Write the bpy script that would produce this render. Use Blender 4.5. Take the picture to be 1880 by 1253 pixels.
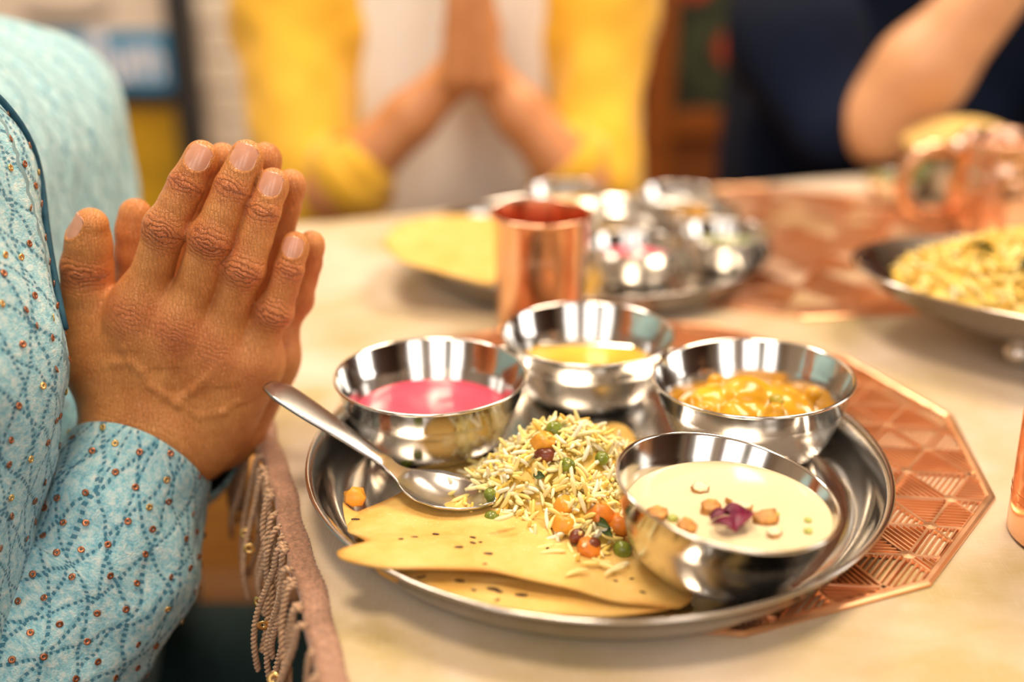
import bpy, bmesh, math, random
import numpy as np
from mathutils import Vector, Matrix

for o in list(bpy.data.objects):
    bpy.data.objects.remove(o)
S = bpy.context.scene
COL = S.collection
random.seed(7)
RNG = np.random.default_rng(7)
T = 0.75                      # table top height above the floor
CAMH = 0.295                  # camera height above the table top
PITCH = math.radians(22)
FPX = 2033.0

# ------------------------------------------------------------------ camera
cd = bpy.data.cameras.new('camera')
cam = bpy.data.objects.new('camera', cd)
COL.objects.link(cam)
cam.location = (0, 0, T + CAMH)
cam.rotation_euler = (math.pi / 2 - PITCH, 0, 0)
cd.sensor_width = 36
cd.lens = FPX / 1880 * 36
cd.clip_start = 0.01
cd.dof.use_dof = True
cd.dof.focus_distance = 0.543
cd.dof.aperture_fstop = 2.15
S.camera = cam
S.cycles.max_bounces = 6
S.cycles.diffuse_bounces = 3
S.cycles.glossy_bounces = 4

# ------------------------------------------------------------------ light
w = bpy.data.worlds.new('world')
S.world = w
w.use_nodes = True
w.node_tree.nodes['Background'].inputs[0].default_value = (1.0, 0.9, 0.78, 1)
w.node_tree.nodes['Background'].inputs[1].default_value = 0.35


def area(name, loc, target, sx, sy, power, color):
    l = bpy.data.lights.new(name, 'AREA')
    l.shape = 'RECTANGLE'
    l.size, l.size_y = sx, sy
    l.energy = power
    l.color = color
    o = bpy.data.objects.new(name, l)
    COL.objects.link(o)
    o.location = loc
    o.rotation_euler = (Vector(target) - Vector(loc)).to_track_quat('-Z', 'Y').to_euler()
    return o


area('ceiling_lamp_or_fill', (0.75, 1.25, 2.45), (0.05, 0.6, T), 0.6, 0.6, 25, (1.0, 0.80, 0.58))
area('ceiling_lamp_or_fill', (-0.2, 0.35, 2.5), (-0.05, 1.35, 0.9), 0.5, 0.5, 22, (1.0, 0.80, 0.58))  # unseen fill, added to brighten the white shirt and the people's fronts
area('ceiling_lamp_or_fill', (-0.5, 1.75, 2.5), (-0.6, 2.6, 0.7), 0.5, 0.5, 30, (1.0, 0.86, 0.70))  # unseen fill, added to brighten the brick wall and display board
for i, wx in enumerate((-1.35, -0.25, 0.95)):
    area('window_light', (wx, -1.55, 1.75), (wx * 0.6, 0.6, 0.85), 0.7, 1.5, 8.5, (1.0, 0.97, 0.93))
area('window_light', (2.4, 0.9, 1.7), (0.0, 0.7, 0.8), 0.9, 1.2, 16, (1.0, 0.95, 0.88))
S.view_settings.view_transform = 'Standard'
S.view_settings.look = 'None'
S.view_settings.exposure = 0.08
S.view_settings.gamma = 1
S.view_settings.use_curve_mapping = False


# ------------------------------------------------------------------ helpers
def ray(u, v):
    x, y = (u - 940) / FPX, (626.5 - v) / FPX
    return np.array([x, math.cos(PITCH) + y * math.sin(PITCH), -math.sin(PITCH) + y * math.cos(PITCH)])


def at(u, v, h):                 # point on the horizontal plane h above the table
    d = ray(u, v)
    t = (h - CAMH) / d[2]
    return np.array([0, 0, T + CAMH]) + d * t


def aty(u, v, y):                # point on the upright plane at distance y
    d = ray(u, v)
    return np.array([0, 0, T + CAMH]) + d * (y / d[1])


class M:
    """small node builder"""
    def __init__(s, name):
        s.m = bpy.data.materials.new(name)
        s.m.use_nodes = True
        s.nt = s.m.node_tree
        s.b = s.nt.nodes['Principled BSDF']

    def n(s, t, **kw):
        n = s.nt.nodes.new('ShaderNode' + t)
        for k, v in kw.items():
            setattr(n, k, v)
        return n

    def l(s, a, b):
        s.nt.links.new(a, b)

    def set(s, **kw):
        names = dict(col='Base Color', rough='Roughness', metal='Metallic', sss='Subsurface Weight', sssr='Subsurface Radius',
                     ssss='Subsurface Scale', spec='Specular IOR Level', sheen='Sheen Weight', coat='Coat Weight', coatr='Coat Roughness',
                     trans='Transmission Weight')
        for k, v in kw.items():
            if k in ('col',):
                v = (*v, 1)
            s.b.inputs[names[k]].default_value = v
        return s

    def coords(s, kind='Object', scale=(1, 1, 1), rot=(0, 0, 0)):
        tc = s.n('TexCoord')
        mp = s.n('Mapping')
        s.l(tc.outputs[kind], mp.inputs[0])
        mp.inputs['Scale'].default_value = scale
        mp.inputs['Rotation'].default_value = rot
        return mp.outputs[0]

    def attr(s, name):
        a = s.n('Attribute')
        a.attribute_name = name
        return a

    def noise(s, vec, scale, detail=3, rough=0.5, dist=0):
        n = s.n('TexNoise')
        s.l(vec, n.inputs['Vector'])
        n.inputs['Scale'].default_value = scale
        n.inputs['Detail'].default_value = detail
        n.inputs['Roughness'].default_value = rough
        n.inputs['Distortion'].default_value = dist
        return n.outputs[0]

    def voro(s, vec, scale, feature='F1', rnd=1.0):
        n = s.n('TexVoronoi', feature=feature)
        s.l(vec, n.inputs['Vector'])
        n.inputs['Scale'].default_value = scale
        n.inputs['Randomness'].default_value = rnd
        return n

    def ramp(s, fac, stops):
        r = s.n('ValToRGB')
        e = r.color_ramp.elements
        while len(e) < len(stops):
            e.new(0.5)
        for i, (p, c) in enumerate(stops):
            e[i].position = p
            e[i].color = (*c, 1) if len(c) == 3 else c
        s.l(fac, r.inputs[0])
        return r.outputs[0]

    def mix(s, fac, a, b, mode='MIX'):
        x = s.n('Mix', data_type='RGBA', blend_type=mode)
        for k, v in ((0, fac), (6, a), (7, b)):
            if hasattr(v, 'is_output'):
                s.l(v, x.inputs[k])
            else:
                x.inputs[k].default_value = (*v, 1) if isinstance(v, tuple) else v
        return x.outputs[2]

    def math(s, op, a, b=0.0, c=None):
        x = s.n('Math', operation=op)
        for i, v in enumerate((a, b) if c is None else (a, b, c)):
            if hasattr(v, 'is_output'):
                s.l(v, x.inputs[i])
            else:
                x.inputs[i].default_value = v
        return x.outputs[0]

    def bump(s, h, strength=0.3, dist=0.001):
        b = s.n('Bump')
        b.inputs['Strength'].default_value = strength
        b.inputs['Distance'].default_value = dist
        s.l(h, b.inputs['Height'])
        s.l(b.outputs[0], s.b.inputs['Normal'])

    def base(s, out):
        s.l(out, s.b.inputs['Base Color'])


def simple(name, col, rough=0.5, metal=0, var=0.12, scale=60, bump=0.0, bdist=0.0005, **kw):
    m = M(name).set(rough=rough, metal=metal, **kw)
    co = m.coords()
    f = m.noise(co, scale, 4)
    lo = tuple(max(0, c * (1 - var * 2)) for c in col)
    hi = tuple(min(1, c * (1 + var)) for c in col)
    m.base(m.ramp(f, [(0.3, lo), (0.7, hi)]))
    if bump:
        m.bump(f, bump, bdist)
    return m.m


def new_mesh(name, V, F, mat=None, smooth=True):
    me = bpy.data.meshes.new(name)
    V = np.asarray(V, float)
    me.from_pydata(V.tolist(), [], F if isinstance(F, list) else F.tolist())
    if smooth:
        me.polygons.foreach_set('use_smooth', np.ones(len(me.polygons), bool))
    if mat:
        me.materials.append(mat)
    me.update()
    return me


def world_org(o):
    p = Vector((0, 0, 0))
    while o:
        p = p + o.location
        o = o.parent
    return p


def obj(name, V, F, mat, parent=None, org=(0, 0, 0), smooth=True):
    """mesh object whose vertices are given in world space; org is its origin"""
    org = np.asarray(org, float)
    me = new_mesh(name, np.asarray(V, float) - org, F, mat, smooth)
    o = bpy.data.objects.new(name, me)
    COL.objects.link(o)
    if parent:
        o.parent = parent
        o.location = Vector(org) - world_org(parent)
    else:
        o.location = org
    return o


def inst(name, me, parent=None, loc=(0, 0, 0), rot=(0, 0, 0), scale=(1, 1, 1)):
    o = bpy.data.objects.new(name, me)
    COL.objects.link(o)
    if parent:
        o.parent = parent
        loc = Vector(loc) - world_org(parent)
    o.location = loc
    o.rotation_euler = rot
    o.scale = scale
    return o


def empty(name, loc):
    o = bpy.data.objects.new(name, None)
    COL.objects.link(o)
    o.location = loc
    o.empty_display_size = 0.02
    return o


def tag(o, label=None, cat=None, group=None, kind=None):
    for k, v in (('label', label), ('category', cat), ('group', group), ('kind', kind)):
        if v:
            o[k] = v
    return o


def copy_tree(o, parent=None):
    c = o.copy()
    COL.objects.link(c)
    if parent:
        c.parent = parent
    for ch in list(o.children):
        copy_tree(ch, c)
    return c


def lathe(prof, seg=64, cap=False):
    V, F = [], []
    P = len(prof)
    for i in range(seg):
        a = 2 * math.pi * i / seg
        for r, z in prof:
            V.append((r * math.cos(a), r * math.sin(a), z))
    for i in range(seg):
        j = (i + 1) % seg
        for k in range(P - 1):
            F.append((i * P + k, j * P + k, j * P + k + 1, i * P + k + 1))
    return np.array(V), F


def box(lo, hi):
    x0, y0, z0 = lo
    x1, y1, z1 = hi
    V = [(x0, y0, z0), (x1, y0, z0), (x1, y1, z0), (x0, y1, z0), (x0, y0, z1), (x1, y0, z1), (x1, y1, z1), (x0, y1, z1)]
    F = [(0, 3, 2, 1), (4, 5, 6, 7), (0, 1, 5, 4), (1, 2, 6, 5), (2, 3, 7, 6), (3, 0, 4, 7)]
    return np.array(V, float), F


def bevel_box(lo, hi, b):
    bm = bmesh.new()
    V, F = box(lo, hi)
    vs = [bm.verts.new(v) for v in V]
    for f in F:
        bm.faces.new([vs[i] for i in f])
    bmesh.ops.bevel(bm, geom=bm.edges[:], offset=b, segments=2, affect='EDGES', profile=0.6)
    bm.verts.index_update()
    V = np.array([v.co[:] for v in bm.verts])
    F = [tuple(v.index for v in f.verts) for f in bm.faces]
    bm.free()
    return V, F


def join(parts):
    V, F, n = [], [], 0
    for v, f in parts:
        V.append(np.asarray(v, float))
        F += [tuple(int(i) + n for i in q) for q in f]
        n += len(v)
    return np.concatenate(V), F


def tube(P, r, seg=8, closed=False, caps=True):
    P = np.asarray(P, float)
    n = len(P)
    r = np.broadcast_to(np.asarray(r, float), (n,))
    tang = np.gradient(P, axis=0)
    if closed:
        tang = np.roll(P, -1, 0) - np.roll(P, 1, 0)
    tang /= np.linalg.norm(tang, axis=1)[:, None] + 1e-12
    up = np.array([0.0, 0, 1]) if abs(tang[0][2]) < 0.9 else np.array([1.0, 0, 0])
    V, F = [], []
    a = np.cross(tang[0], up)
    a /= np.linalg.norm(a)
    for i in range(n):
        a = a - tang[i] * np.dot(a, tang[i])
        a /= np.linalg.norm(a)
        b = np.cross(tang[i], a)
        for k in range(seg):
            t = 2 * math.pi * k / seg
            V.append(P[i] + r[i] * (math.cos(t) * a + math.sin(t) * b))
    m = n if closed else n - 1
    for i in range(m):
        for k in range(seg):
            j = (i + 1) % n
            F.append((i * seg + k, i * seg + (k + 1) % seg, j * seg + (k + 1) % seg, j * seg + k))
    if caps and not closed:
        F.append(tuple(range(seg))[::-1])
        F.append(tuple((n - 1) * seg + k for k in range(seg)))
    return np.array(V), F


def ellipsoid(c, r, seg=12, rings=7, rot=None):
    V, F = [], []
    for i in range(rings + 1):
        th = math.pi * i / rings
        for k in range(seg):
            a = 2 * math.pi * k / seg
            V.append((math.sin(th) * math.cos(a), math.sin(th) * math.sin(a), math.cos(th)))
    V = np.array(V) * np.asarray(r)
    if rot is not None:
        V = V @ np.array(rot).T
    for i in range(rings):
        for k in range(seg):
            k2 = (k + 1) % seg
            F.append((i * seg + k, (i + 1) * seg + k, (i + 1) * seg + k2, i * seg + k2))
    return V + np.asarray(c), F


def smooth_noise(P, f, seed=0):
    """cheap smooth pseudo noise in about -1..1 for an (n,3) array"""
    r = np.random.default_rng(seed)
    out = np.zeros(len(P))
    for i in range(6):
        k = r.normal(size=3)
        k /= np.linalg.norm(k)
        out += np.sin(P @ k * f * (0.6 + 0.25 * i) + r.uniform(0, 6.28))
    return out / 3.0


# ---- signed distance modelling, meshed by surface nets
class Field:
    def __init__(s, lo, hi, h):
        s.lo = np.array(lo, float)
        s.h = h
        s.n = np.ceil((np.array(hi) - s.lo) / h).astype(int) + 1
        s.F = np.full(s.n, 1.0, np.float32)
        s.ax = [(s.lo[i] + h * np.arange(s.n[i])).astype(np.float32) for i in range(3)]

    def reg(s, lo, hi):
        sl = []
        for i in range(3):
            a = int(max(0, math.floor((lo[i] - s.lo[i]) / s.h)))
            b = int(min(s.n[i], math.ceil((hi[i] - s.lo[i]) / s.h) + 1))
            if b <= a:
                return None, None
            sl.append(slice(a, b))
        X = s.ax[0][sl[0]][:, None, None]
        Y = s.ax[1][sl[1]][None, :, None]
        Z = s.ax[2][sl[2]][None, None, :]
        return tuple(sl), (X, Y, Z)

    def put(s, sl, d, k, sub=False):
        f = s.F[sl]
        if sub:
            d = -d
            hh = np.maximum(k - np.abs(f - d), 0) / max(k, 1e-9)
            s.F[sl] = np.maximum(f, d) + hh * hh * k * 0.25
        else:
            hh = np.maximum(k - np.abs(f - d), 0) / max(k, 1e-9)
            s.F[sl] = np.minimum(f, d) - hh * hh * k * 0.25

    def cap(s, a, b, ra, rb, k=0.004, flat=None, sub=False):
        a, b = np.asarray(a, float), np.asarray(b, float)
        pad = max(ra, rb) * (1.6 if flat else 1) + k + 4 * s.h
        sl, g = s.reg(np.minimum(a, b) - pad, np.maximum(a, b) + pad)
        if sl is None:
            return
        ba = b - a
        L = float(ba @ ba) + 1e-12
        dx, dy, dz = g[0] - np.float32(a[0]), g[1] - np.float32(a[1]), g[2] - np.float32(a[2])
        t = np.clip((dx * ba[0] + dy * ba[1] + dz * ba[2]) / L, 0, 1).astype(np.float32)
        vx, vy, vz = dx - t * ba[0], dy - t * ba[1], dz - t * ba[2]
        q = vx * vx + vy * vy + vz * vz
        sc = 1.0
        if flat:
            n, sq = np.asarray(flat[0], float), flat[1]
            n = n / np.linalg.norm(n)
            dn = vx * n[0] + vy * n[1] + vz * n[2]
            q = q + dn * dn * (1 / (sq * sq) - 1)
            sc = (1 + sq) / 2
        d = (np.sqrt(q) - (ra + (rb - ra) * t)) * sc
        s.put(sl, d.astype(np.float32), k, sub)

    def chain(s, P, R, k=0.004, flat=None, sub=False):
        for i in range(len(P) - 1):
            s.cap(P[i], P[i + 1], R[i], R[i + 1], k, flat, sub)

    def ell(s, c, r, k=0.004, sub=False):
        c, r = np.asarray(c, float), np.asarray(r, float)
        pad = r + k + 4 * s.h
        sl, g = s.reg(c - pad, c + pad)
        if sl is None:
            return
        q = np.sqrt(((g[0] - c[0]) / r[0]) ** 2 + ((g[1] - c[1]) / r[1]) ** 2 + ((g[2] - c[2]) / r[2]) ** 2)
        d = (q - 1) * r.min()
        s.put(sl, d.astype(np.float32), k, sub)

    def rbox(s, c, half, r, k=0.01, sub=False):
        c, half = np.asarray(c, float), np.asarray(half, float)
        pad = half + r + k + 4 * s.h
        sl, g = s.reg(c - pad, c + pad)
        q = [np.maximum(np.abs(g[i] - c[i]) - half[i], 0) for i in range(3)]
        d = np.sqrt(q[0] ** 2 + q[1] ** 2 + q[2] ** 2) - r
        s.put(sl, d.astype(np.float32), k, sub)

    def mesh(s, smooth=1):
        F = s.F
        ins = F < 0
        n = s.n
        cnt = np.zeros(n - 1, np.int8)
        for i in (0, 1):
            for j in (0, 1):
                for k in (0, 1):
                    cnt += ins[i:n[0] - 1 + i, j:n[1] - 1 + j, k:n[2] - 1 + k]
        act = (cnt > 0) & (cnt < 8)
        idx = np.argwhere(act)
        N = len(idx)
        vid = np.full(n - 1, -1, np.int32)
        vid[act] = np.arange(N)
        acc = np.zeros((N, 3))
        num = np.zeros(N)
        corners = [(i, j, k) for i in (0, 1) for j in (0, 1) for k in (0, 1)]
        val = {c: F[idx[:, 0] + c[0], idx[:, 1] + c[1], idx[:, 2] + c[2]].astype(float) for c in corners}
        for c in corners:
            for ax in range(3):
                if c[ax] == 0:
                    e = list(c)
                    e[ax] = 1
                    a, b = val[c], val[tuple(e)]
                    cr = (a < 0) != (b < 0)
                    t = np.where(cr, a / np.where(np.abs(a - b) < 1e-12, 1, a - b), 0)
                    p = np.tile(np.array(c, float), (N, 1))
                    p[:, ax] = t
                    acc += p * cr[:, None]
                    num += cr
        V = s.lo + (idx + acc / np.maximum(num, 1)[:, None]) * s.h
        quads = []
        for ax in range(3):
            u, v = (ax + 1) % 3, (ax + 2) % 3
            s0 = [slice(None)] * 3
            s1 = [slice(None)] * 3
            s0[ax] = slice(0, n[ax] - 1)
            s1[ax] = slice(1, n[ax])
            A, B = ins[tuple(s0)], ins[tuple(s1)]
            ed = np.argwhere(A != B)
            ok = (ed[:, u] > 0) & (ed[:, v] > 0) & (ed[:, u] < n[u] - 1) & (ed[:, v] < n[v] - 1)
            ed = ed[ok]
            fl = A[ed[:, 0], ed[:, 1], ed[:, 2]]
            q = []
            for du, dv in ((-1, -1), (0, -1), (0, 0), (-1, 0)):
                c = ed.copy()
                c[:, u] += du
                c[:, v] += dv
                q.append(vid[c[:, 0], c[:, 1], c[:, 2]])
            q = np.stack(q, 1)
            q[~fl] = q[~fl][:, ::-1]
            quads.append(q)
        Q = np.concatenate(quads)
        for _ in range(smooth):
            V = laplace(V, Q, 0.5)
        return V, Q


def laplace(V, Q, f):
    acc = np.zeros_like(V)
    num = np.zeros(len(V))
    for a, b in ((0, 1), (1, 2), (2, 3), (3, 0)):
        for p, q in ((a, b), (b, a)):
            for d in range(3):
                acc[:, d] += np.bincount(Q[:, p], V[Q[:, q], d], len(V))
            num += np.bincount(Q[:, p], minlength=len(V))
    return V * (1 - f) + f * acc / np.maximum(num, 1)[:, None]


def vnormals(V, Q):
    n = np.cross(V[Q[:, 2]] - V[Q[:, 0]], V[Q[:, 3]] - V[Q[:, 1]])
    out = np.zeros_like(V)
    for k in range(4):
        for d in range(3):
            out[:, d] += np.bincount(Q[:, k], n[:, d], len(V))
    return out / (np.linalg.norm(out, axis=1)[:, None] + 1e-12)


def set_attr(o, name, arr, typ='FLOAT'):
    a = o.data.attributes.new(name, typ, 'POINT')
    a.data.foreach_set('vector' if typ == 'FLOAT_VECTOR' else 'value', np.asarray(arr, np.float32).ravel())


# ------------------------------------------------------------------ materials
def steel(name, col=(0.78, 0.75, 0.71), rough=0.1, brushed=0.0):
    m = M(name).set(metal=1.0, rough=rough)
    co = m.coords()
    f = m.noise(co, 35, 5, 0.6)
    m.base(m.ramp(f, [(0.25, tuple(c * 0.9 for c in col)), (0.75, col)]))
    r = m.n('MapRange')
    m.l(f, r.inputs[0])
    r.inputs[3].default_value = rough * 0.6
    r.inputs[4].default_value = rough * 1.5
    m.l(r.outputs[0], m.b.inputs['Roughness'])
    if brushed:
        m.bump(m.noise(m.coords(scale=(1, 1, 30)), 60, 2), brushed, 0.0003)
    return m.m


MAT_STEEL = steel('polished_steel', rough=0.115)
MAT_SATIN = steel('satin_steel', (0.80, 0.77, 0.73), 0.24)
MAT_STEEL_PLATE = steel('plate_steel', (0.72, 0.69, 0.65), 0.13)
MAT_SPOON = steel('spoon_steel', (0.62, 0.60, 0.59), 0.2)
MAT_COPPER = steel('polished_copper', (0.95, 0.57, 0.36), 0.16)
MAT_COPPER_MAT = steel('copper_mat', (0.95, 0.56, 0.33), 0.32)


def hammered():
    m = M('hammered_copper').set(metal=1.0, rough=0.17, col=(0.95, 0.60, 0.42))
    v = m.voro(m.coords(), 95, 'SMOOTH_F1')
    m.bump(v.outputs['Distance'], 0.55, 0.004)
    return m.m


def skin(name, a, b, red, creases=True, rough=0.40):
    m = M(name).set(rough=rough, spec=0.5)
    co = m.coords()
    f = m.noise(co, 55, 5, 0.6)
    c = m.ramp(f, [(0.3, a), (0.7, b)])
    if creases:
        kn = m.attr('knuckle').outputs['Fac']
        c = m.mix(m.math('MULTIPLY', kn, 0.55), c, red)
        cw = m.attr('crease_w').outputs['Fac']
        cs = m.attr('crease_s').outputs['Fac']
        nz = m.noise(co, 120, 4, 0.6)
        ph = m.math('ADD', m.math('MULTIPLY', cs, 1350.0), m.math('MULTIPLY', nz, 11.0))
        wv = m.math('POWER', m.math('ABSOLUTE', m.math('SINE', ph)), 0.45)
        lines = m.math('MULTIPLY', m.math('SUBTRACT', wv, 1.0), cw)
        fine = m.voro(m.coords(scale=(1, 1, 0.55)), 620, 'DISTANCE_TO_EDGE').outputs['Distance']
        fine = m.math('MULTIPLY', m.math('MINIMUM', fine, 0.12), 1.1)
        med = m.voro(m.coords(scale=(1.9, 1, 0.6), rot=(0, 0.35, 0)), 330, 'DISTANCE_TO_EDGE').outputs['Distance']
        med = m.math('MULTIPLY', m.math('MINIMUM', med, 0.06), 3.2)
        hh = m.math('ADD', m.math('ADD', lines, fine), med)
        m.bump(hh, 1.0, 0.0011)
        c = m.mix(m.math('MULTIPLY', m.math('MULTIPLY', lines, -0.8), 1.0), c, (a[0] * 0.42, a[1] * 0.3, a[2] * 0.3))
    else:
        m.bump(m.noise(co, 300, 3), 0.1, 0.001)
    m.base(c)
    return m.m


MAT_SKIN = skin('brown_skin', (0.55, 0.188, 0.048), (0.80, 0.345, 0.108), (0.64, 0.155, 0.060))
MAT_SKIN2 = skin('tan_skin', (0.55, 0.22, 0.085), (0.66, 0.29, 0.12), (0.6, 0.2, 0.1), creases=False)
MAT_SKIN3 = skin('light_tan_skin', (0.62, 0.32, 0.17), (0.72, 0.39, 0.21), (0.6, 0.2, 0.1), creases=False)
MAT_NAIL = simple('fingernail', (0.74, 0.36, 0.235), 0.28, var=0.06, scale=150, coat=0.4)


def teal_cloth():
    m = M('teal_embroidered_cloth').set(rough=0.72, sheen=0.25, spec=0.25)
    uv = m.attr('cloth_uv').outputs['Vector']
    n1 = m.noise(uv, 260, 4, 0.65)
    n2 = m.noise(uv, 900, 3, 0.7)
    n3 = m.noise(uv, 60, 2, 0.5)
    base = m.ramp(n1, [(0.32, (0.12, 0.40, 0.54)), (0.45, (0.26, 0.58, 0.69)), (0.58, (0.52, 0.74, 0.78)), (0.72, (0.84, 0.85, 0.79))])
    base = m.mix(m.math('MULTIPLY', n3, 0.3), base, (0.20, 0.56, 0.70))
    base = m.mix(m.ramp(n2, [(0.45, (0, 0, 0)), (0.75, (0.5, 0.5, 0.5))]), base, (0.86, 0.86, 0.76))
    # stitched lattice
    sep = m.n('SeparateXYZ')
    dn = m.n('TexNoise')
    m.l(uv, dn.inputs['Vector'])
    dn.inputs['Scale'].default_value = 38
    add = m.n('VectorMath', operation='MULTIPLY_ADD')
    m.l(dn.outputs['Color'], add.inputs[0])
    add.inputs[1].default_value = (0.012, 0.012, 0)
    m.l(uv, add.inputs[2])
    m.l(add.outputs[0], sep.inputs[0])
    U, W = sep.outputs[0], sep.outputs[1]
    tot = None
    for ca, cb, period in ((1, 0.62, 0.021), (1, -0.62, 0.021), (1, 0.05, 0.0165)):
        a = m.math('ADD', m.math('MULTIPLY', U, ca), m.math('MULTIPLY', W, cb))
        b = m.math('SUBTRACT', m.math('MULTIPLY', W, ca), m.math('MULTIPLY', U, cb))
        fr = m.math('ABSOLUTE', m.math('SUBTRACT', m.math('FRACT', m.math('DIVIDE', a, period)), 0.5))
        line = m.math('LESS_THAN', fr, 0.045)
        dash = m.math('GREATER_THAN', m.math('FRACT', m.math('DIVIDE', b, 0.0034)), 0.5)
        soft = m.math('MULTIPLY', m.math('SUBTRACT', 0.11, m.math('MINIMUM', fr, 0.11)), 6.0)
        d = m.math('MAXIMUM', m.math('MULTIPLY', line, dash), m.math('MULTIPLY', soft, 0.55))
        tot = d if tot is None else m.math('MAXIMUM', tot, d)
    col = m.mix(m.math('MULTIPLY', tot, 0.9), base, (0.02, 0.16, 0.26))
    m.base(col)
    wv = m.n('TexWave')
    m.l(uv, wv.inputs[0])
    wv.inputs['Scale'].default_value = 420
    wv.inputs['Distortion'].default_value = 4
    hh = m.math('SUBTRACT', m.math('ADD', m.math('MULTIPLY', n1, 0.6), n2), m.math('MULTIPLY', tot, 0.9))
    m.bump(hh, 0.7, 0.0011)
    return m.m


MAT_TEAL = teal_cloth()
MAT_TEAL_CREVICE = simple('dark_teal_crevice_shade', (0.006, 0.07, 0.12), 0.8, scale=200)  # shade of the arm crevice, put into the colour
MAT_SEQUIN_BRONZE = simple('bronze_sequin', (0.42, 0.16, 0.08), 0.25, metal=0.7, scale=400)
MAT_SEQUIN_GOLD = simple('gold_sequin', (0.95, 0.60, 0.22), 0.2, metal=0.8, scale=400)
MAT_TROUSERS = simple('dark_green_trousers', (0.012, 0.045, 0.048), 0.8, scale=80, bump=0.3)


def tablecloth_mat():
    m = M('cream_tablecloth').set(rough=0.5, sheen=0.3, spec=0.35)
    co = m.coords(rot=(0, 0, -0.32))
    big = m.noise(co, 9, 3, 0.55, 0.4)
    c = m.ramp(big, [(0.34, (0.50, 0.38, 0.16)), (0.46, (0.60, 0.47, 0.29)), (0.58, (0.67, 0.54, 0.40)), (0.72, (0.73, 0.62, 0.50))])
    w1 = m.noise(m.coords(scale=(1, 14, 1), rot=(0, 0, -0.32)), 90, 3)
    w2 = m.noise(m.coords(scale=(14, 1, 1), rot=(0, 0, -0.32)), 90, 3)
    c = m.mix(m.ramp(w1, [(0.5, (0, 0, 0)), (0.8, (0.35, 0.35, 0.35))]), c, (0.80, 0.72, 0.60))
    c = m.mix(m.ramp(w2, [(0.55, (0, 0, 0)), (0.85, (0.35, 0.35, 0.35))]), c, (0.82, 0.74, 0.62))
    m.base(c)
    m.bump(m.math('ADD', w1, w2), 0.35, 0.0008)
    return m.m


MAT_CLOTH = tablecloth_mat()
MAT_TRIM = simple('brown_woven_trim', (0.42, 0.22, 0.135), 0.55, var=0.22, scale=700, bump=0.4, sheen=0.3)
MAT_CORD = simple('tan_twisted_cord', (0.62, 0.38, 0.22), 0.5, var=0.2, scale=500, bump=0.3, sheen=0.3)
MAT_TABLE = simple('tan_wood', (0.46, 0.29, 0.15), 0.5, var=0.15, scale=30)


def plank_mat(name, c1, c2):
    m = M(name).set(rough=0.4)
    f = m.noise(m.coords(scale=(1, 12, 12)), 5, 5, 0.6, 0.6)
    m.base(m.ramp(f, [(0.3, c1), (0.7, c2)]))
    m.bump(f, 0.15, 0.002)
    return m.m


MAT_FLOOR = plank_mat('brown_floor_wood', (0.20, 0.085, 0.025), (0.36, 0.17, 0.055))
MAT_DARKWOOD = plank_mat('dark_reddish_wood', (0.10, 0.028, 0.008), (0.24, 0.072, 0.014))
MAT_CEIL = simple('ceiling_paint', (0.75, 0.70, 0.62), 0.8, var=0.03, scale=3)
MAT_BRICK = simple('painted_brick', (0.82, 0.72, 0.60), 0.7, var=0.06, scale=14, bump=0.3, bdist=0.004)
MAT_MORTAR = simple('painted_mortar', (0.60, 0.52, 0.43), 0.85, var=0.06, scale=20)
MAT_WALLDARK = simple('dark_brown_wall', (0.11, 0.045, 0.02), 0.6, var=0.2, scale=6)
MAT_WALLBEIGE = simple('beige_wall', (0.58, 0.48, 0.37), 0.8, var=0.05, scale=4)
MAT_BLACK = simple('black_frame', (0.015, 0.015, 0.018), 0.5, scale=30)
MAT_POSTER = simple('pale_poster', (0.68, 0.58, 0.49), 0.6, var=0.04, scale=10)
MAT_BLUE = simple('blue_print', (0.012, 0.24, 0.48), 0.5, var=0.08, scale=8)
MAT_PRINTWHITE = simple('white_print', (0.72, 0.74, 0.84), 0.5, var=0.03, scale=20)
MAT_PRINTGREY = simple('grey_print', (0.19, 0.16, 0.13), 0.6, var=0.05, scale=20)
MAT_YELPANEL = simple('mustard_panel', (0.62, 0.38, 0.012), 0.5, var=0.2, scale=7)
MAT_YELLOW = simple('mustard_cotton', (0.82, 0.46, 0.025), 0.8, var=0.07, scale=12, sheen=0.3, bump=0.2, bdist=0.002)
MAT_WHITESHIRT = simple('white_cotton', (0.90, 0.85, 0.80), 0.8, var=0.04, scale=14, bump=0.2, bdist=0.002)
MAT_NAVY = simple('navy_cotton', (0.004, 0.009, 0.028), 0.85, spec=0.15, var=0.25, scale=9, bump=0.2, bdist=0.002)


def floral():
    m = M('painted_floral_panel').set(rough=0.55)
    co = m.coords()
    v = m.voro(co, 9.0)
    d = v.outputs['Distance']
    green = m.ramp(m.noise(co, 14, 3), [(0.35, (0.010, 0.014, 0.006)), (0.65, (0.045, 0.055, 0.022))])
    red = m.mix(m.noise(co, 7, 2), (0.42, 0.018, 0.008), (0.30, 0.06, 0.008))
    m.base(m.mix(m.ramp(d, [(0.36, (1, 1, 1)), (0.44, (0, 0, 0))]), green, red))
    return m.m


MAT_FLORAL = floral()


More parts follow.
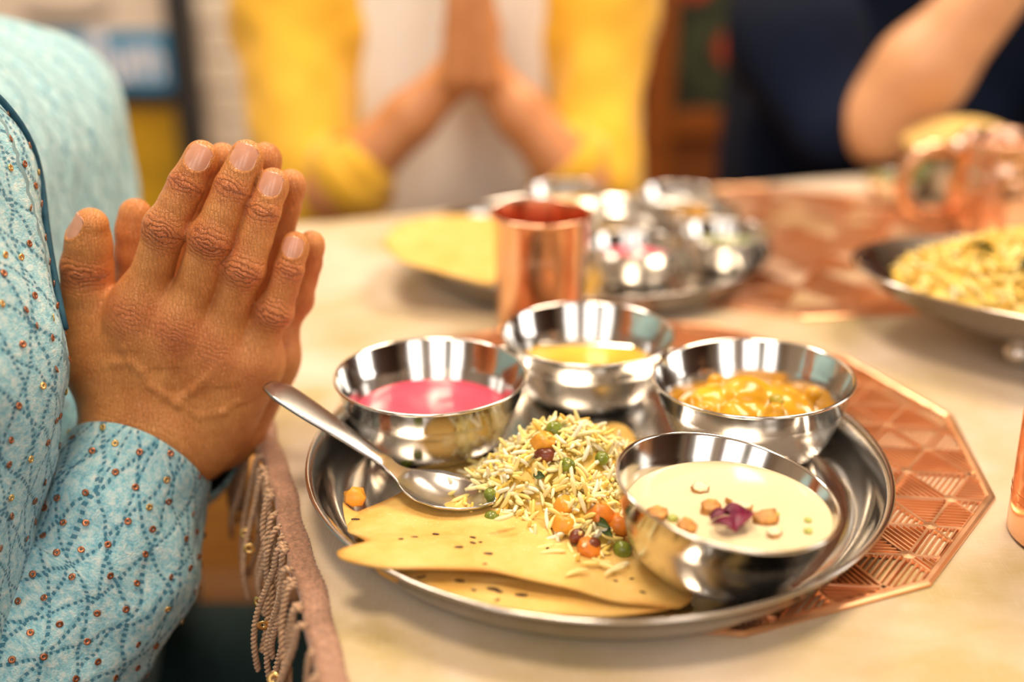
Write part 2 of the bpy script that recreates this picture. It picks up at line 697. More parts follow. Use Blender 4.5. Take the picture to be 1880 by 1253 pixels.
def papad_mat(name, a, b, c):
    m = M(name).set(rough=0.55, spec=0.3)
    co = m.coords()
    f = m.noise(co, 45, 4, 0.6)
    col = m.ramp(f, [(0.3, a), (0.55, b), (0.75, c)])
    sp = m.voro(co, 330).outputs['Distance']
    col = m.mix(m.ramp(sp, [(0.08, (0.35, 0.35, 0.35)), (0.2, (0, 0, 0))]), col, (0.93, 0.86, 0.62))
    col = m.mix(m.attr('toast').outputs['Fac'], col, (0.55, 0.22, 0.035))
    m.base(col)
    m.bump(m.math('ADD', m.noise(co, 260, 3), m.math('MULTIPLY', m.noise(co, 60, 2), 2.0)), 0.25, 0.0012)
    return m.m


MAT_PAPAD = papad_mat('papad_yellow', (0.70, 0.40, 0.085), (0.80, 0.52, 0.155), (0.86, 0.60, 0.23))
MAT_SEED = simple('dark_seed', (0.07, 0.030, 0.012), 0.6, scale=300)


def rice_mat():
    m = M('rice').set(rough=0.38)
    g = m.attr('tone').outputs['Fac']
    m.base(m.ramp(g, [(0.0, (0.82, 0.50, 0.07)), (0.25, (0.90, 0.66, 0.15)), (0.6, (0.94, 0.80, 0.34)), (1.0, (0.95, 0.90, 0.70))]))
    return m.m


MAT_RICE = rice_mat()
MAT_PEA = simple('pea_green', (0.23, 0.29, 0.028), 0.3, var=0.3, scale=120, coat=0.3)
MAT_PEA_SAUCE = simple('curry_coated_pea', (0.45, 0.36, 0.03), 0.3, var=0.2, scale=120)
MAT_CARROT = simple('carrot_orange', (0.80, 0.24, 0.025), 0.35, var=0.18, scale=150)
MAT_CARROT2 = simple('carrot_yellow_orange', (0.86, 0.38, 0.04), 0.35, var=0.12, scale=150)
MAT_BEAN = simple('reddish_brown_bean', (0.20, 0.045, 0.018), 0.3, var=0.3, scale=120)
MAT_HERB = simple('dark_herb', (0.045, 0.085, 0.012), 0.5, var=0.3, scale=200)
MAT_PINK = simple('pink_yogurt', (0.80, 0.085, 0.16), 0.3, var=0.14, scale=14)
MAT_DAL = simple('yellow_lentil_soup', (0.78, 0.44, 0.02), 0.42, var=0.12, scale=30)
MAT_KHEER = simple('cream_pudding', (0.84, 0.71, 0.46), 0.22, var=0.02, scale=25)
MAT_CURRY = simple('yellow_curry', (0.76, 0.38, 0.022), 0.22, var=0.2, scale=70, bump=0.25, bdist=0.001)
MAT_ALMOND = simple('toasted_almond', (0.66, 0.30, 0.07), 0.5, var=0.25, scale=250)
MAT_ALMOND_IN = simple('almond_flesh', (0.88, 0.76, 0.50), 0.5, var=0.05, scale=250)
MAT_PETAL = simple('rose_petal', (0.24, 0.006, 0.055), 0.45, var=0.4, scale=120)
MAT_PISTA = simple('pistachio_green', (0.52, 0.56, 0.13), 0.5, var=0.15, scale=200)
MAT_BREAD = simple('golden_bread', (0.84, 0.55, 0.17), 0.5, var=0.2, scale=22, bump=0.4, bdist=0.004)
MAT_CHUTNEY = simple('green_chutney', (0.22, 0.24, 0.03), 0.4, var=0.25, scale=60)

# ------------------------------------------------------------------ room
X0, X1, Y0, Y1, ZC = -2.3, 2.7, -1.8, 2.55, 2.75


def struct(name, V, F, mat, org=(0, 0, 0)):
    return tag(obj(name, V, F, mat, None, org, smooth=False), kind='structure')


fl = struct('floor', *box((X0, Y0, -0.08), (X1, Y1, -0.012)), MAT_DARKWOOD)
plk = new_mesh('plank', *bevel_box((X0, -0.068, -0.012), (X1, 0.068, 0.0), 0.002), MAT_FLOOR, False)
y = Y0 + 0.07
while y < Y1 - 0.05:
    inst('plank', plk, fl, (0, y, 0))
    y += 0.14
struct('ceiling', *box((X0, Y0, ZC), (X1, Y1, ZC + 0.06)), MAT_CEIL)
wb = struct('wall_back', *box((X0, Y1, 0), (X1, Y1 + 0.1, ZC)), MAT_MORTAR)
bk = new_mesh('brick', *bevel_box((-0.112, -0.010, -0.031), (0.112, 0.004, 0.031), 0.004), MAT_BRICK, False)
row = 0
z = 0.25
while z < 1.75:
    x = -1.62 + (0.116 if row % 2 else 0)
    while x < -0.05:
        inst('brick', bk, wb, (x, Y1 - 0.002, z))
        x += 0.232
    z += 0.070
    row += 1
pn = new_mesh('panel', *bevel_box((-0.16, -0.012, -1.3), (0.16, 0.0, 1.3), 0.006), MAT_DARKWOOD, False)
x = 0.22
while x < 2.5:
    inst('panel', pn, wb, (x, Y1, 1.32))
    x += 0.33
struct('wall_left', *box((X0 - 0.1, Y0, 0), (X0, Y1, ZC)), MAT_WALLBEIGE)
struct('wall_right', *box((X1, Y0, 0), (X1 + 0.1, Y1, ZC)), MAT_WALLDARK)
wn = struct('wall_near', *box((X0, Y0 - 0.1, 0), (X1, Y0, ZC)), MAT_WALLDARK)
reflection_stripes = [simple('panel_' + n, c, 0.6, var=0.08, scale=5) for n, c in (('beige', (0.62, 0.52, 0.40)), ('sage', (0.26, 0.33, 0.27)), ('maroon', (0.22, 0.045, 0.03)), ('cream', (0.72, 0.66, 0.57)), ('umber', (0.10, 0.05, 0.03)))]  # unseen coloured panels, added for the stripes they reflect in the bowls
vp = bevel_box((-0.078, 0.0, 0.02), (0.078, 0.014, ZC - 0.02), 0.004)
pms = [new_mesh('panel', *vp, m_, False) for m_ in reflection_stripes]
x, k = X0 + 0.09, 0
while x < X1 - 0.05:
    inst('panel', pms[(0, 3, 1, 0, 2, 3, 0, 3, 1, 3, 4)[k % 11]], wn, (x, Y0, 0))
    x += 0.16
    k += 1
for i, (wx, hw) in enumerate(((-1.35, 0.27), (-0.25, 0.27), (0.95, 0.27))):
    fr = [box((wx - hw - 0.05, Y0 + 0.016, 1.0), (wx - hw, Y0 + 0.06, 2.5)), box((wx + hw, Y0, 1.0), (wx + hw + 0.05, Y0 + 0.06, 2.5)),
          box((wx - hw - 0.05, Y0, 0.95), (wx + hw + 0.05, Y0 + 0.09, 1.0)), box((wx - hw - 0.05, Y0, 2.5), (wx + hw + 0.05, Y0 + 0.06, 2.55))]
    struct('window_%d' % (i + 1), *join(fr), MAT_WALLBEIGE)

# ------------------------------------------------------------------ table and cloth
E0 = np.array([-0.118, 0.497, T])
e1 = np.array([-0.3135, 0.9496, 0.0])
e2 = np.array([0.9496, 0.3135, 0.0])
RZ = math.atan2(e2[1], e2[0])


def tb(a, b, h=0.0):           # a along the left edge (away), b into the table
    return E0 + a * e1 + b * e2 + np.array([0, 0, h])


A0, A1, B1 = -0.62, 0.535, 1.35


def tbox(a0, a1, b0, b1, h0, h1):
    V, F = box((b0, a0, h0), (b1, a1, h1))
    return np.array([tb(v[1], v[0], v[2]) for v in V]), F


tc = tb((A0 + A1) / 2, B1 / 2, -T)
table = tag(empty('dining_table', tc), 'tan wooden dining table hidden under the cream cloth', 'table')
obj('tabletop', *tbox(A0, A1, 0.004, B1, -0.045, -0.0035), MAT_TABLE, table, tc, False)
for a, b in ((A0 + 0.08, 0.08), (A1 - 0.08, 0.08), (A0 + 0.08, B1 - 0.08), (A1 - 0.08, B1 - 0.08)):
    obj('leg', *tbox(a - 0.03, a + 0.03, b - 0.03, b + 0.03, -T, -0.045), MAT_TABLE, table, tb(a, b, -T), False)

# cloth sheet with faint ripples, draped over far edge
na, nb = 150, 150
V, F = [], []
for i in range(na + 1):
    a = A0 - 0.001 + (A1 + 0.002 - A0) * i / na
    for j in range(nb + 1):
        b = B1 * (j / nb) ** 1.2
        V.append(tb(a, b, 0.0))
V = np.array(V)
rip = smooth_noise(V, 42, 3) * 0.0006 + smooth_noise(V, 120, 5) * 0.00025
V[:, 2] += np.minimum(rip, 0.0) - 0.0002
for i in range(na):
    for j in range(nb):
        q = i * (nb + 1) + j
        F.append((q, q + 1, q + nb + 2, q + nb + 1))
base = V.copy()
base[:, 2] = T - 0.0034
n0 = len(V)
rim = [i * (nb + 1) for i in range(na + 1)]
F2 = [(rim[i], rim[i + 1], rim[i + 1] + n0, rim[i] + n0) for i in range(na)]
end = [na * (nb + 1) + j for j in range(nb + 1)]
F2 += [(end[j], end[j + 1], end[j + 1] + n0, end[j] + n0) for j in range(nb)]
cloth = tag(empty('tablecloth', tb(0, 0.3, 0)), 'cream silk tablecloth with a brown fringed edge', 'tablecloth')
obj('cloth', np.concatenate([V, base]), F + F2, MAT_CLOTH, cloth, tb(0, 0.3, 0))
# woven trim along the left edge: many cross ribs
P, F = [], []
nr = 900
for i in range(nr + 1):
    a = A0 + (A1 - A0) * i / nr
    hgt = 0.0016 + 0.0009 * abs(math.sin(i * math.pi / 2 + 0.3)) + 0.0003 * math.sin(i * 0.9)
    wob = 0.0007 * math.sin(a * 60) + 0.0005 * math.sin(a * 143)
    for b, hh in ((-0.004 + wob, -0.004), (-0.0035 + wob, hgt * 0.6), (-0.001 + wob, hgt), (0.003 + wob, hgt * 1.05), (0.006 + wob, hgt), (0.0083 + wob + 0.0006 * math.sin(i * 1.9), hgt * 0.6), (0.0085 + wob, 0)):
        P.append(tb(a, b, hh))
for i in range(nr):
    for k in range(6):
        q = i * 7 + k
        F.append((q, q + 1, q + 8, q + 7))
obj('trim_ribbon', np.array(P), F, MAT_TRIM, cloth, tb(0, 0, 0))


def cord_path(seed):
    r = np.random.default_rng(seed)
    n = 60
    t = np.linspace(0, 1, n)
    L = r.uniform(0.055, 0.085)
    out = r.uniform(0.005, 0.022)
    sway = r.uniform(-0.022, 0.022)
    x = -out * t ** 0.6 + 0.0035 * np.sin(t * 6 + r.uniform(0, 6)) * t
    yy = sway * t + 0.004 * np.sin(t * 7 + r.uniform(0, 6)) * t
    zz = 0.001 + 0.004 * np.sin(np.minimum(t * 5, 1) * math.pi) * r.uniform(0.2, 1) - L * t ** 1.25
    return np.stack([x, yy, zz], 1)


def twisted(P, r=0.00098, hr=0.00088, pitch=0.0052):
    d = np.concatenate([[0], np.cumsum(np.linalg.norm(np.diff(P, axis=0), axis=1))])
    nn = max(20, int(d[-1] / pitch * 7))
    s = np.linspace(0, d[-1], nn)
    C = np.stack([np.interp(s, d, P[:, k]) for k in range(3)], 1)
    tg = np.gradient(C, axis=0)
    tg /= np.linalg.norm(tg, axis=1)[:, None]
    a = np.cross(tg, [0.3, 1, 0.2])
    a /= np.linalg.norm(a, axis=1)[:, None]
    b = np.cross(tg, a)
    out = []
    for ph in (0, math.pi):
        an = s / pitch * 2 * math.pi + ph
        out.append(tube(C + hr * (np.cos(an)[:, None] * a + np.sin(an)[:, None] * b), r, 5))
    return join(out)


cords = [new_mesh('fringe_cord', *twisted(cord_path(40 + i)), MAT_CORD) for i in range(16)]
seq_v, seq_f = lathe([(0.0011, 0), (0.0034, 0.0002), (0.0034, 0.0005), (0.0011, 0.0003), (0.0011, 0)], 14)
me_fseq = new_mesh('fringe_sequin', seq_v, seq_f, MAT_SEQUIN_GOLD)
a = A0 + 0.01
i = 0
while a < A1 - 0.01:
    c = tb(a, -0.0035, 0.001)
    o = inst('fringe_cord', cords[random.randrange(16)], cloth, c, (0, 0, RZ + random.uniform(-0.25, 0.25)))
    if i % 4 == 1:
        p = np.array(tb(a + random.uniform(-0.01, 0.01), -0.018, random.uniform(-0.055, -0.02)))
        inst('fringe_sequin', me_fseq, cloth, p, (random.uniform(0.9, 1.9), random.uniform(-0.4, 0.4), random.uniform(-0.8, 0.8)))
    a += random.choice((0.003, 0.009, 0.013, 0.017))
    i += 1


# ------------------------------------------------------------------ copper placemats
def lattice_mat(name, cx, cy, R, corner, lat_rot, label, edge=0.033, off=(0, 0), skip=0.105):
    """twelve-sided mat: rim, ribs of a triangle lattice and slats in each triangle, all cut to the rim"""
    root = tag(empty(name, (cx, cy, T)), label, 'placemat', 'copper placemats')
    ap = R * math.cos(math.pi / 12)
    ang = [corner + math.pi / 6 * k for k in range(12)]
    nor = [(math.cos(t + math.pi / 12), math.sin(t + math.pi / 12)) for t in ang]
    lim = ap - 0.004

    def clip(p, q):
        t0, t1 = 0.0, 1.0
        for nx, ny in nor:
            a = p[0] * nx + p[1] * ny - lim
            b = q[0] * nx + q[1] * ny - lim
            if a > 0 and b > 0:
                return None
            if a > 0:
                t0 = max(t0, a / (a - b))
            elif b > 0:
                t1 = min(t1, a / (a - b))
        if t1 - t0 < 0.02:
            return None
        f = lambda t: (p[0] + (q[0] - p[0]) * t, p[1] + (q[1] - p[1]) * t)
        return f(t0), f(t1)

    def bar(p, q, w, h):
        dx, dy = q[0] - p[0], q[1] - p[1]
        L = math.hypot(dx, dy)
        nx, ny = -dy / L * w / 2, dx / L * w / 2
        V = []
        for (sx, sy), zz in ((p, 0), (q, 0)):
            V += [(cx + sx + nx, cy + sy + ny, T), (cx + sx + nx * 0.55, cy + sy + ny * 0.55, T + h), (cx + sx - nx * 0.55, cy + sy - ny * 0.55, T + h), (cx + sx - nx, cy + sy - ny, T)]
        return np.array(V), [(0, 1, 5, 4), (1, 2, 6, 5), (2, 3, 7, 6), (0, 3, 2, 1), (4, 5, 6, 7)]
    # rim
    V, F = [], []
    for k in range(12):
        for rr, h in ((R, 0.0), (R, 0.0015), (R - 0.0015, 0.0021), (R - 0.0035, 0.0021), (R - 0.005, 0.0012), (R - 0.005, 0)):
            V.append((cx + rr * math.cos(ang[k]), cy + rr * math.sin(ang[k]), T + h))
    for k in range(12):
        k2 = (k + 1) % 12
        for q in range(5):
            F.append((k * 6 + q, k2 * 6 + q, k2 * 6 + q + 1, k * 6 + q + 1))
    obj('rim', np.array(V), F, MAT_COPPER_MAT, root, (cx, cy, T), False)
    # lattice points
    ca, sa = math.cos(lat_rot), math.sin(lat_rot)
    ua = (edge * ca, edge * sa)
    ub = (edge * math.cos(lat_rot + math.pi / 3), edge * math.sin(lat_rot + math.pi / 3))
    N = int((R + math.hypot(*off)) / edge * 1.2) + 3
    pt = lambda i, j: (off[0] + ua[0] * i + ub[0] * j, off[1] + ua[1] * i + ub[1] * j)
    ribs = []
    for i in range(-N, N):
        for j in range(-N, N):
            p = pt(i, j)
            for q in (pt(i + 1, j), pt(i, j + 1), pt(i + 1, j - 1)):
                c = clip(p, q)
                if c and math.dist(*c) > 0.002:
                    ribs.append(bar(c[0], c[1], 0.0026, 0.0019))
            if math.hypot(*p) < ap - 0.008:
                ribs.append((lathe([(0.0042, 0), (0.0036, 0.0020), (0, 0.0023)], 10)[0] + np.array([cx + p[0], cy + p[1], T]), lathe([(0.0042, 0), (0.0036, 0.0020), (0, 0.0023)], 10)[1]))
    obj('lattice', *join(ribs), MAT_COPPER_MAT, root, (cx, cy, T), False)
    for i in range(-N, N):
        for j in range(-N, N):
            for up in (0, 1):
                tri = [pt(i, j), pt(i + 1, j), pt(i, j + 1)] if up == 0 else [pt(i + 1, j), pt(i + 1, j + 1), pt(i, j + 1)]
                g = (sum(p[0] for p in tri) / 3, sum(p[1] for p in tri) / 3)
                if math.hypot(*g) > R + 0.01 or math.hypot(*g) < skip:
                    continue
                k = (i * 2 + j + up * 2 + (i * j) % 2) % 3
                a, b, c = tri[k], tri[(k + 1) % 3], tri[(k + 2) % 3]
                parts = []
                ns = 10
                for s in range(1, ns):
                    t = s / ns
                    p = (a[0] + (b[0] - a[0]) * t, a[1] + (b[1] - a[1]) * t)
                    q = (a[0] + (c[0] - a[0]) * t, a[1] + (c[1] - a[1]) * t)
                    cc = clip(p, q)
                    if cc and math.dist(*cc) > 0.002:
                        parts.append(bar(cc[0], cc[1], 0.0010 if (i * 2 + j + up) % 3 == 0 else 0.0016, 0.0015))
                if parts:
                    obj('slat_triangle', *join(parts), MAT_COPPER_MAT, root, (cx + g[0], cy + g[1], T), False)
    return root


lattice_mat('placemat', 0.076, 0.583, 0.193, math.radians(-23), math.radians(53), 'copper lattice placemat under the front steel thali plate', off=(0.1332, -0.104))
lattice_mat('placemat', 0.245, 0.975, 0.205, math.radians(-8), math.radians(5), 'copper lattice placemat far back beneath the blurred thali plate and mug', edge=0.05, skip=0.0)

# ------------------------------------------------------------------ thali plates and bowls
PB = 0.0023                      # plates stand on the mats
plate_prof = [(0, 0.0), (0.117, 0.0), (0.120, 0.0004), (0.124, 0.0004), (0.1275, 0.0), (0.133, 0.0), (0.139, 0.003), (0.1445, 0.010), (0.1475, 0.0185),
              (0.1500, 0.0197), (0.1512, 0.0205), (0.1508, 0.0216), (0.1495, 0.0216), (0.1466, 0.0197), (0.1434, 0.0108), (0.138, 0.0042), (0.1325, 0.0013),
              (0.1275, 0.0013), (0.124, 0.0018), (0.120, 0.0018), (0.117, 0.0013), (0, 0.0013)]
me_plate = new_mesh('thali_plate', *lathe(plate_prof, 128), MAT_STEEL_PLATE)
PC = (0.044, 0.521)
tag(inst('thali_plate', me_plate, None, (PC[0], PC[1], T + PB)), 'large round steel thali plate in the foreground on the copper mat', 'plate', 'steel thali plates')
BC = (0.066, 0.905)
tag(inst('thali_plate', me_plate, None, (BC[0], BC[1], T + PB)), 'blurred round steel thali plate far back behind the copper tumbler', 'plate', 'steel thali plates')
PF = PB + 0.0013                 # plate floor height

bowl_out = [(0, 0.0008), (0.029, 0.0008), (0.031, 0), (0.0350, 0.0010), (0.0393, 0.0048), (0.0424, 0.0100), (0.0452, 0.0165), (0.0478, 0.0240), (0.0492, 0.0286), (0.0500, 0.0294), (0.0523, 0.0398),
            (0.0534, 0.0404), (0.0539, 0.0412), (0.0535, 0.0420), (0.0527, 0.0421), (0.0518, 0.0410)]
bowl_in = [(0.0518, 0.0410), (0.0492, 0.0296), (0.0482, 0.0283), (0.0468, 0.0238), (0.0442, 0.0166), (0.0414, 0.0104), (0.0384, 0.0056), (0.0340, 0.0024), (0.030, 0.0016), (0, 0.0016)]
me_bowl = new_mesh('katori_bowl', *lathe(bowl_out + bowl_in[1:], 96), MAT_STEEL)
me_bowl.materials.append(MAT_SATIN)            # satin body below the polished band
nk_ = len(bowl_out) + len(bowl_in) - 2
for i_, pg in enumerate(me_bowl.polygons):
    if 2 <= i_ % nk_ <= 8:
        pg.material_index = 1


def bowl_inner(z):
    zs = [p[1] for p in bowl_in][::-1]
    rs = [p[0] for p in bowl_in][::-1]
    return float(np.interp(z, zs, rs))


def place_bowl(rim, n, R, label, me=me_bowl):
    """rim: centre of the rim (world), n: axis, R: rim radius"""
    s = R / 0.0535
    n = Vector(n).normalized()
    q = Vector((0, 0, 1)).rotation_difference(n)
    loc = Vector(rim) - n * 0.0412 * s
    o = inst('katori_bowl', me, None, loc, q.to_euler(), (s, s, s))
    tag(o, label, 'bowl', 'steel katori bowls')
    return Matrix.Translation(loc) @ q.to_matrix().to_4x4() @ Matrix.Diagonal((s, s, s, 1))


def liquid(name, Mx, level, mat, label, cat, wave=0.0, seg=72, seed=1, group=None):
    """level body filling the lower part of a bowl up to world height level"""
    inv = Mx.inverted()
    bot = Mx @ Vector((0, 0, 0.0017))
    layers = [bot.z + 0.0012 + (level - bot.z - 0.0012) * t for t in (0.0, 0.2, 0.45, 0.75, 1.0)]
    V, F = [], []
    for z in layers:
        # axis point at this height
        ax = Mx @ Vector((0, 0, 0.02)) - bot
        c = bot + ax * ((z - bot.z) / ax.z)
        for k in range(seg):
            a = 2 * math.pi * k / seg
            lo, hi = 0.0, 0.08
            for _ in range(22):
                mid = (lo + hi) / 2
                p = inv @ Vector((c.x + mid * math.cos(a), c.y + mid * math.sin(a), z))
                ok = math.hypot(p.x, p.y) < bowl_inner(p.z) - 0.0002 and p.z > 0.0016
                lo, hi = (mid, hi) if ok else (lo, mid)
            V.append((c.x + lo * math.cos(a), c.y + lo * math.sin(a), z))
    nl = len(layers)
    for i in range(nl - 1):
        for k in range(seg):
            k2 = (k + 1) % seg
            F.append((i * seg + k, i * seg + k2, (i + 1) * seg + k2, (i + 1) * seg + k))
    F.append(tuple(range(seg))[::-1])
    top = V[(nl - 1) * seg:]
    cen = np.mean(top, axis=0)
    ring = list(range((nl - 1) * seg, nl * seg))
    for f in (0.985, 0.93, 0.8, 0.6, 0.4, 0.2):
        st = len(V)
        for p in top:
            q = cen + (np.array(p) - cen) * f
            V.append((q[0], q[1], q[2] - (0.0005 if f < 0.95 else 0.0002) + wave * (1 - f) * math.sin(q[0] * 160 + seed) * math.cos(q[1] * 140 + seed * 2)))
        nr_ = list(range(st, st + seg))
        for k in range(seg):
            k2 = (k + 1) % seg
            F.append((ring[k], ring[k2], nr_[k2], nr_[k]))
        ring = nr_
    F.append(tuple(ring))
    o = obj(name, np.array(V), F, mat, None, tuple(bot))
    return tag(o, label, cat, group)


W3 = lambda x, y, h: (x, y, T + h)
M_pink = place_bowl(W3(-0.045, 0.563, 0.0476), (0, 0, 1), 0.0535, 'steel bowl of bright pink yogurt at the left of the front plate')
liquid('beetroot_yogurt', M_pink, T + 0.0250, MAT_PINK, 'bright pink beetroot yogurt in the left front bowl', 'yogurt', 0.0025)
M_dal = place_bowl(W3(0.0467, 0.633, 0.0450), (0, 0, 1), 0.0530, 'steel bowl of thin yellow dal at the back of the front plate')
liquid('lentil_soup', M_dal, T + 0.0225, MAT_DAL, 'yellow lentil dal low inside the rear bowl of the front plate', 'soup', 0.0005)
M_cur = place_bowl(W3(0.1327, 0.5594, 0.0482), (-0.043, 0.008, 1), 0.0548, 'steel bowl of chunky yellow curry at the right of the front plate')
M_khe = place_bowl(W3(0.0963, 0.4346, 0.0484), (0.1409, -0.0221, 1), 0.0505, 'tilted steel bowl of cream kheer nearest the camera')
liquid('milk_pudding', M_khe, T + 0.0375, MAT_KHEER, 'cream coloured kheer pudding filling the tilted front bowl', 'pudding', 0.0003)

# curry: lumps in sauce, one body
inv = M_cur.inverted()
c0 = M_cur @ Vector((0, 0, 0.018))
fld = Field((c0.x - 0.06, c0.y - 0.06, T + 0.003), (c0.x + 0.06, c0.y + 0.06, T + 0.07), 0.0011)
fld.ell((c0.x, c0.y, T + 0.021), (0.0445, 0.0445, 0.0135), 0.003)
lr = np.random.default_rng(5)
for (dx, dy, dz, r) in ((-0.004, -0.002, 0.026, 0.0155), (0.012, -0.010, 0.0235, 0.013), (-0.022, -0.004, 0.0235, 0.0125), (0.022, -0.006, 0.020, 0.011), (-0.010, -0.022, 0.0215, 0.011), (0.006, -0.024, 0.020, 0.010), (-0.026, -0.014, 0.020, 0.009), (0.018, 0.014, 0.018, 0.010), (-0.012, 0.016, 0.018, 0.010)):
    dx, dy, r = dx * 1.12, dy * 1.05, r * 1.12
    fld.ell((c0.x + dx, c0.y + dy, T + dz + 0.0075), (r, r * 0.95, r * 0.85), 0.004)
    for _ in range(3):
        t = lr.normal(size=3) * r * 0.75
        fld.ell((c0.x + dx + t[0], c0.y + dy + t[1], T + dz + 0.0095 + abs(t[2]) * 0.6), (0.0048, 0.0045, 0.004), 0.003)
V, Q = fld.mesh(2)
for i in range(len(V)):          # keep inside the bowl
    p = inv @ Vector(V[i])
    rm = bowl_inner(max(0.0017, p.z)) - 0.0003
    rr = math.hypot(p.x, p.y)
    if p.z < 0.0019 or rr > rm:
        p.z = max(p.z, 0.0019)
        if rr > rm:
            p.x *= rm / rr
            p.y *= rm / rr
        V[i] = M_cur @ p
tag(obj('potato_curry', V, Q, MAT_CURRY, None, (c0.x, c0.y, T + 0.006)), 'chunky mustard yellow curry heaped in the right front bowl', 'curry')
for k, (dx, dy, hz_) in enumerate(((0.009, -0.017, 0.0415), (-0.027, -0.022, 0.0335))):
    v, f = ellipsoid((c0.x + dx, c0.y + dy, T + hz_), (0.0042, 0.0042, 0.0034), 12, 8)
    tag(obj('pea', v, f, MAT_PEA_SAUCE, None, (c0.x + dx, c0.y + dy, T + hz_)), ('green pea on top of the yellow curry, at its middle', 'green pea at the left side of the yellow curry')[k], 'pea', 'peas in the food')

# ------------------------------------------------------------------ papad
def sheet(outline, th, rings=14, heightf=None, sub=3):
    """thin sheet from an outline of 3-D points (star shaped), with thickness"""
    P = np.array(outline)
    n = len(P)
    Q = []
    for i in range(n):
        p0, p1, p2, p3 = P[i - 1], P[i], P[(i + 1) % n], P[(i + 2) % n]
        for s in range(sub):
            t = s / sub
            cr = 0.5 * ((2 * p1) + (-p0 + p2) * t + (2 * p0 - 5 * p1 + 4 * p2 - p3) * t * t + (-p0 + 3 * p1 - 3 * p2 + p3) * t ** 3)
            Q.append(cr * 0.75 + (p1 + (p2 - p1) * t) * 0.25)
    P = np.array(Q)
    n = len(P)
    c = P.mean(0)
    V, F = [], []
    for side in (0, 1):
        st = len(V)
        for r in range(rings):
            f = 1 - r / rings
            for p in P:
                q = c + (p - c) * f
                V.append(q)
        V.append(c.copy())
        for r in range(rings - 1):
            for k in range(n):
                k2 = (k + 1) % n
                q = (st + r * n + k, st + r * n + k2, st + (r + 1) * n + k2, st + (r + 1) * n + k)
                F.append(q if side == 0 else q[::-1])
        for k in range(n):
            q = (st + (rings - 1) * n + k, st + (rings - 1) * n + (k + 1) % n, st + rings * n)
            F.append(q if side == 0 else q[::-1])
    V = np.array(V)
    h = n * rings + 1
    if heightf is not None:
        V[:, 2] = heightf(V, c)
    V[:, 2] += smooth_noise(V[:, :3] * np.array([1, 1, 0]), 130, 11) * 0.0005
    V[:h, 2] += th / 2
    V[h:, 2] -= th / 2
    V[h:, :2] = V[:h, :2]
    V[h:, 2] = V[:h, 2] - th
    for k in range(n):
        k2 = (k + 1) % n
        F.append((k, h + k, h + k2, k2))
    # make sure side 0 faces up
    a, b, c_ = V[F[0][0]], V[F[0][1]], V[F[0][2]]
    if np.cross(b - a, c_ - a)[2] < 0:
        F = [f[::-1] for f in F]
    return V, F


def toast(o, rings=14):
    n = (len(o.data.vertices) // 2 - 1) // rings
    one = np.zeros(n * rings + 1)
    one[:n] = 0.75
    one[n:2 * n] = 0.12
    one[:n] *= np.clip(0.5 + 0.5 * np.sin(np.arange(n) * 0.37) + 0.3 * np.sin(np.arange(n) * 1.1), 0.15, 1)
    set_attr(o, 'toast', np.concatenate([one, one]))
    return o


upper = [(619, 1014, .0265), (645, 1003, .0255), (672, 995, .0225), (656, 983, .018), (638, 975, .014), (646, 949, .0095), (685, 930, .009), (724, 911, .0085), (753, 896, .008), (791, 880, .0075),
         (826, 872, .007), (880, 862, .007), (960, 862, .007), (1060, 880, .007), (1140, 930, .0072), (1215, 1000, .0078), (1268, 1070, .0085), (1274, 1090, .0085), (1262, 1108, .0088), (1236, 1117, .0092), (1146, 1107, .0115),
         (1066, 1085, .0140), (985, 1066, .0165), (904, 1049, .0188), (840, 1045, .0205), (783, 1044, .022), (702, 1043, .0245), (655, 1036, .0262), (626, 1026, .0266)]
UP = [at(u, v, h) for u, v, h in upper]
lower = [(690, 1046, .017), (735, 1070, .0155), (800, 1094, .0135), (930, 1122, .011), (1010, 1129, .0095), (1100, 1131, .0085), (1180, 1128, .0075), (1228, 1119, .0066), (1240, 1100, .0060), (1180, 1050, .0055), (1080, 1010, .005), (950, 990, .005), (830, 990, .0065), (740, 1005, .0105)]
LO = [at(u, v, h) for u, v, h in lower]
pc = np.mean(UP, 0)
pc[2] = T + PF
papad = tag(empty('papad', pc), 'crisp yellow folded papad sheet lying in the front plate under the rice', 'papad', 'papads')
upv, upf = sheet(UP, 0.0011)
toast(obj('upper_fold', upv, upf, MAT_PAPAD, papad, pc))
lov, lof = sheet(LO, 0.0011)
toast(obj('lower_fold', lov, lof, MAT_PAPAD, papad, pc))
top_n = len(upv) // 2
low_n = len(lov) // 2


def on_sheet(V, n, xy):
    d = np.hypot(V[:n, 0] - xy[0], V[:n, 1] - xy[1])
    k = np.argsort(d)[:4]
    wgt = 1 / (d[k] + 1e-5)
    return float((V[k, 2] * wgt).sum() / wgt.sum())


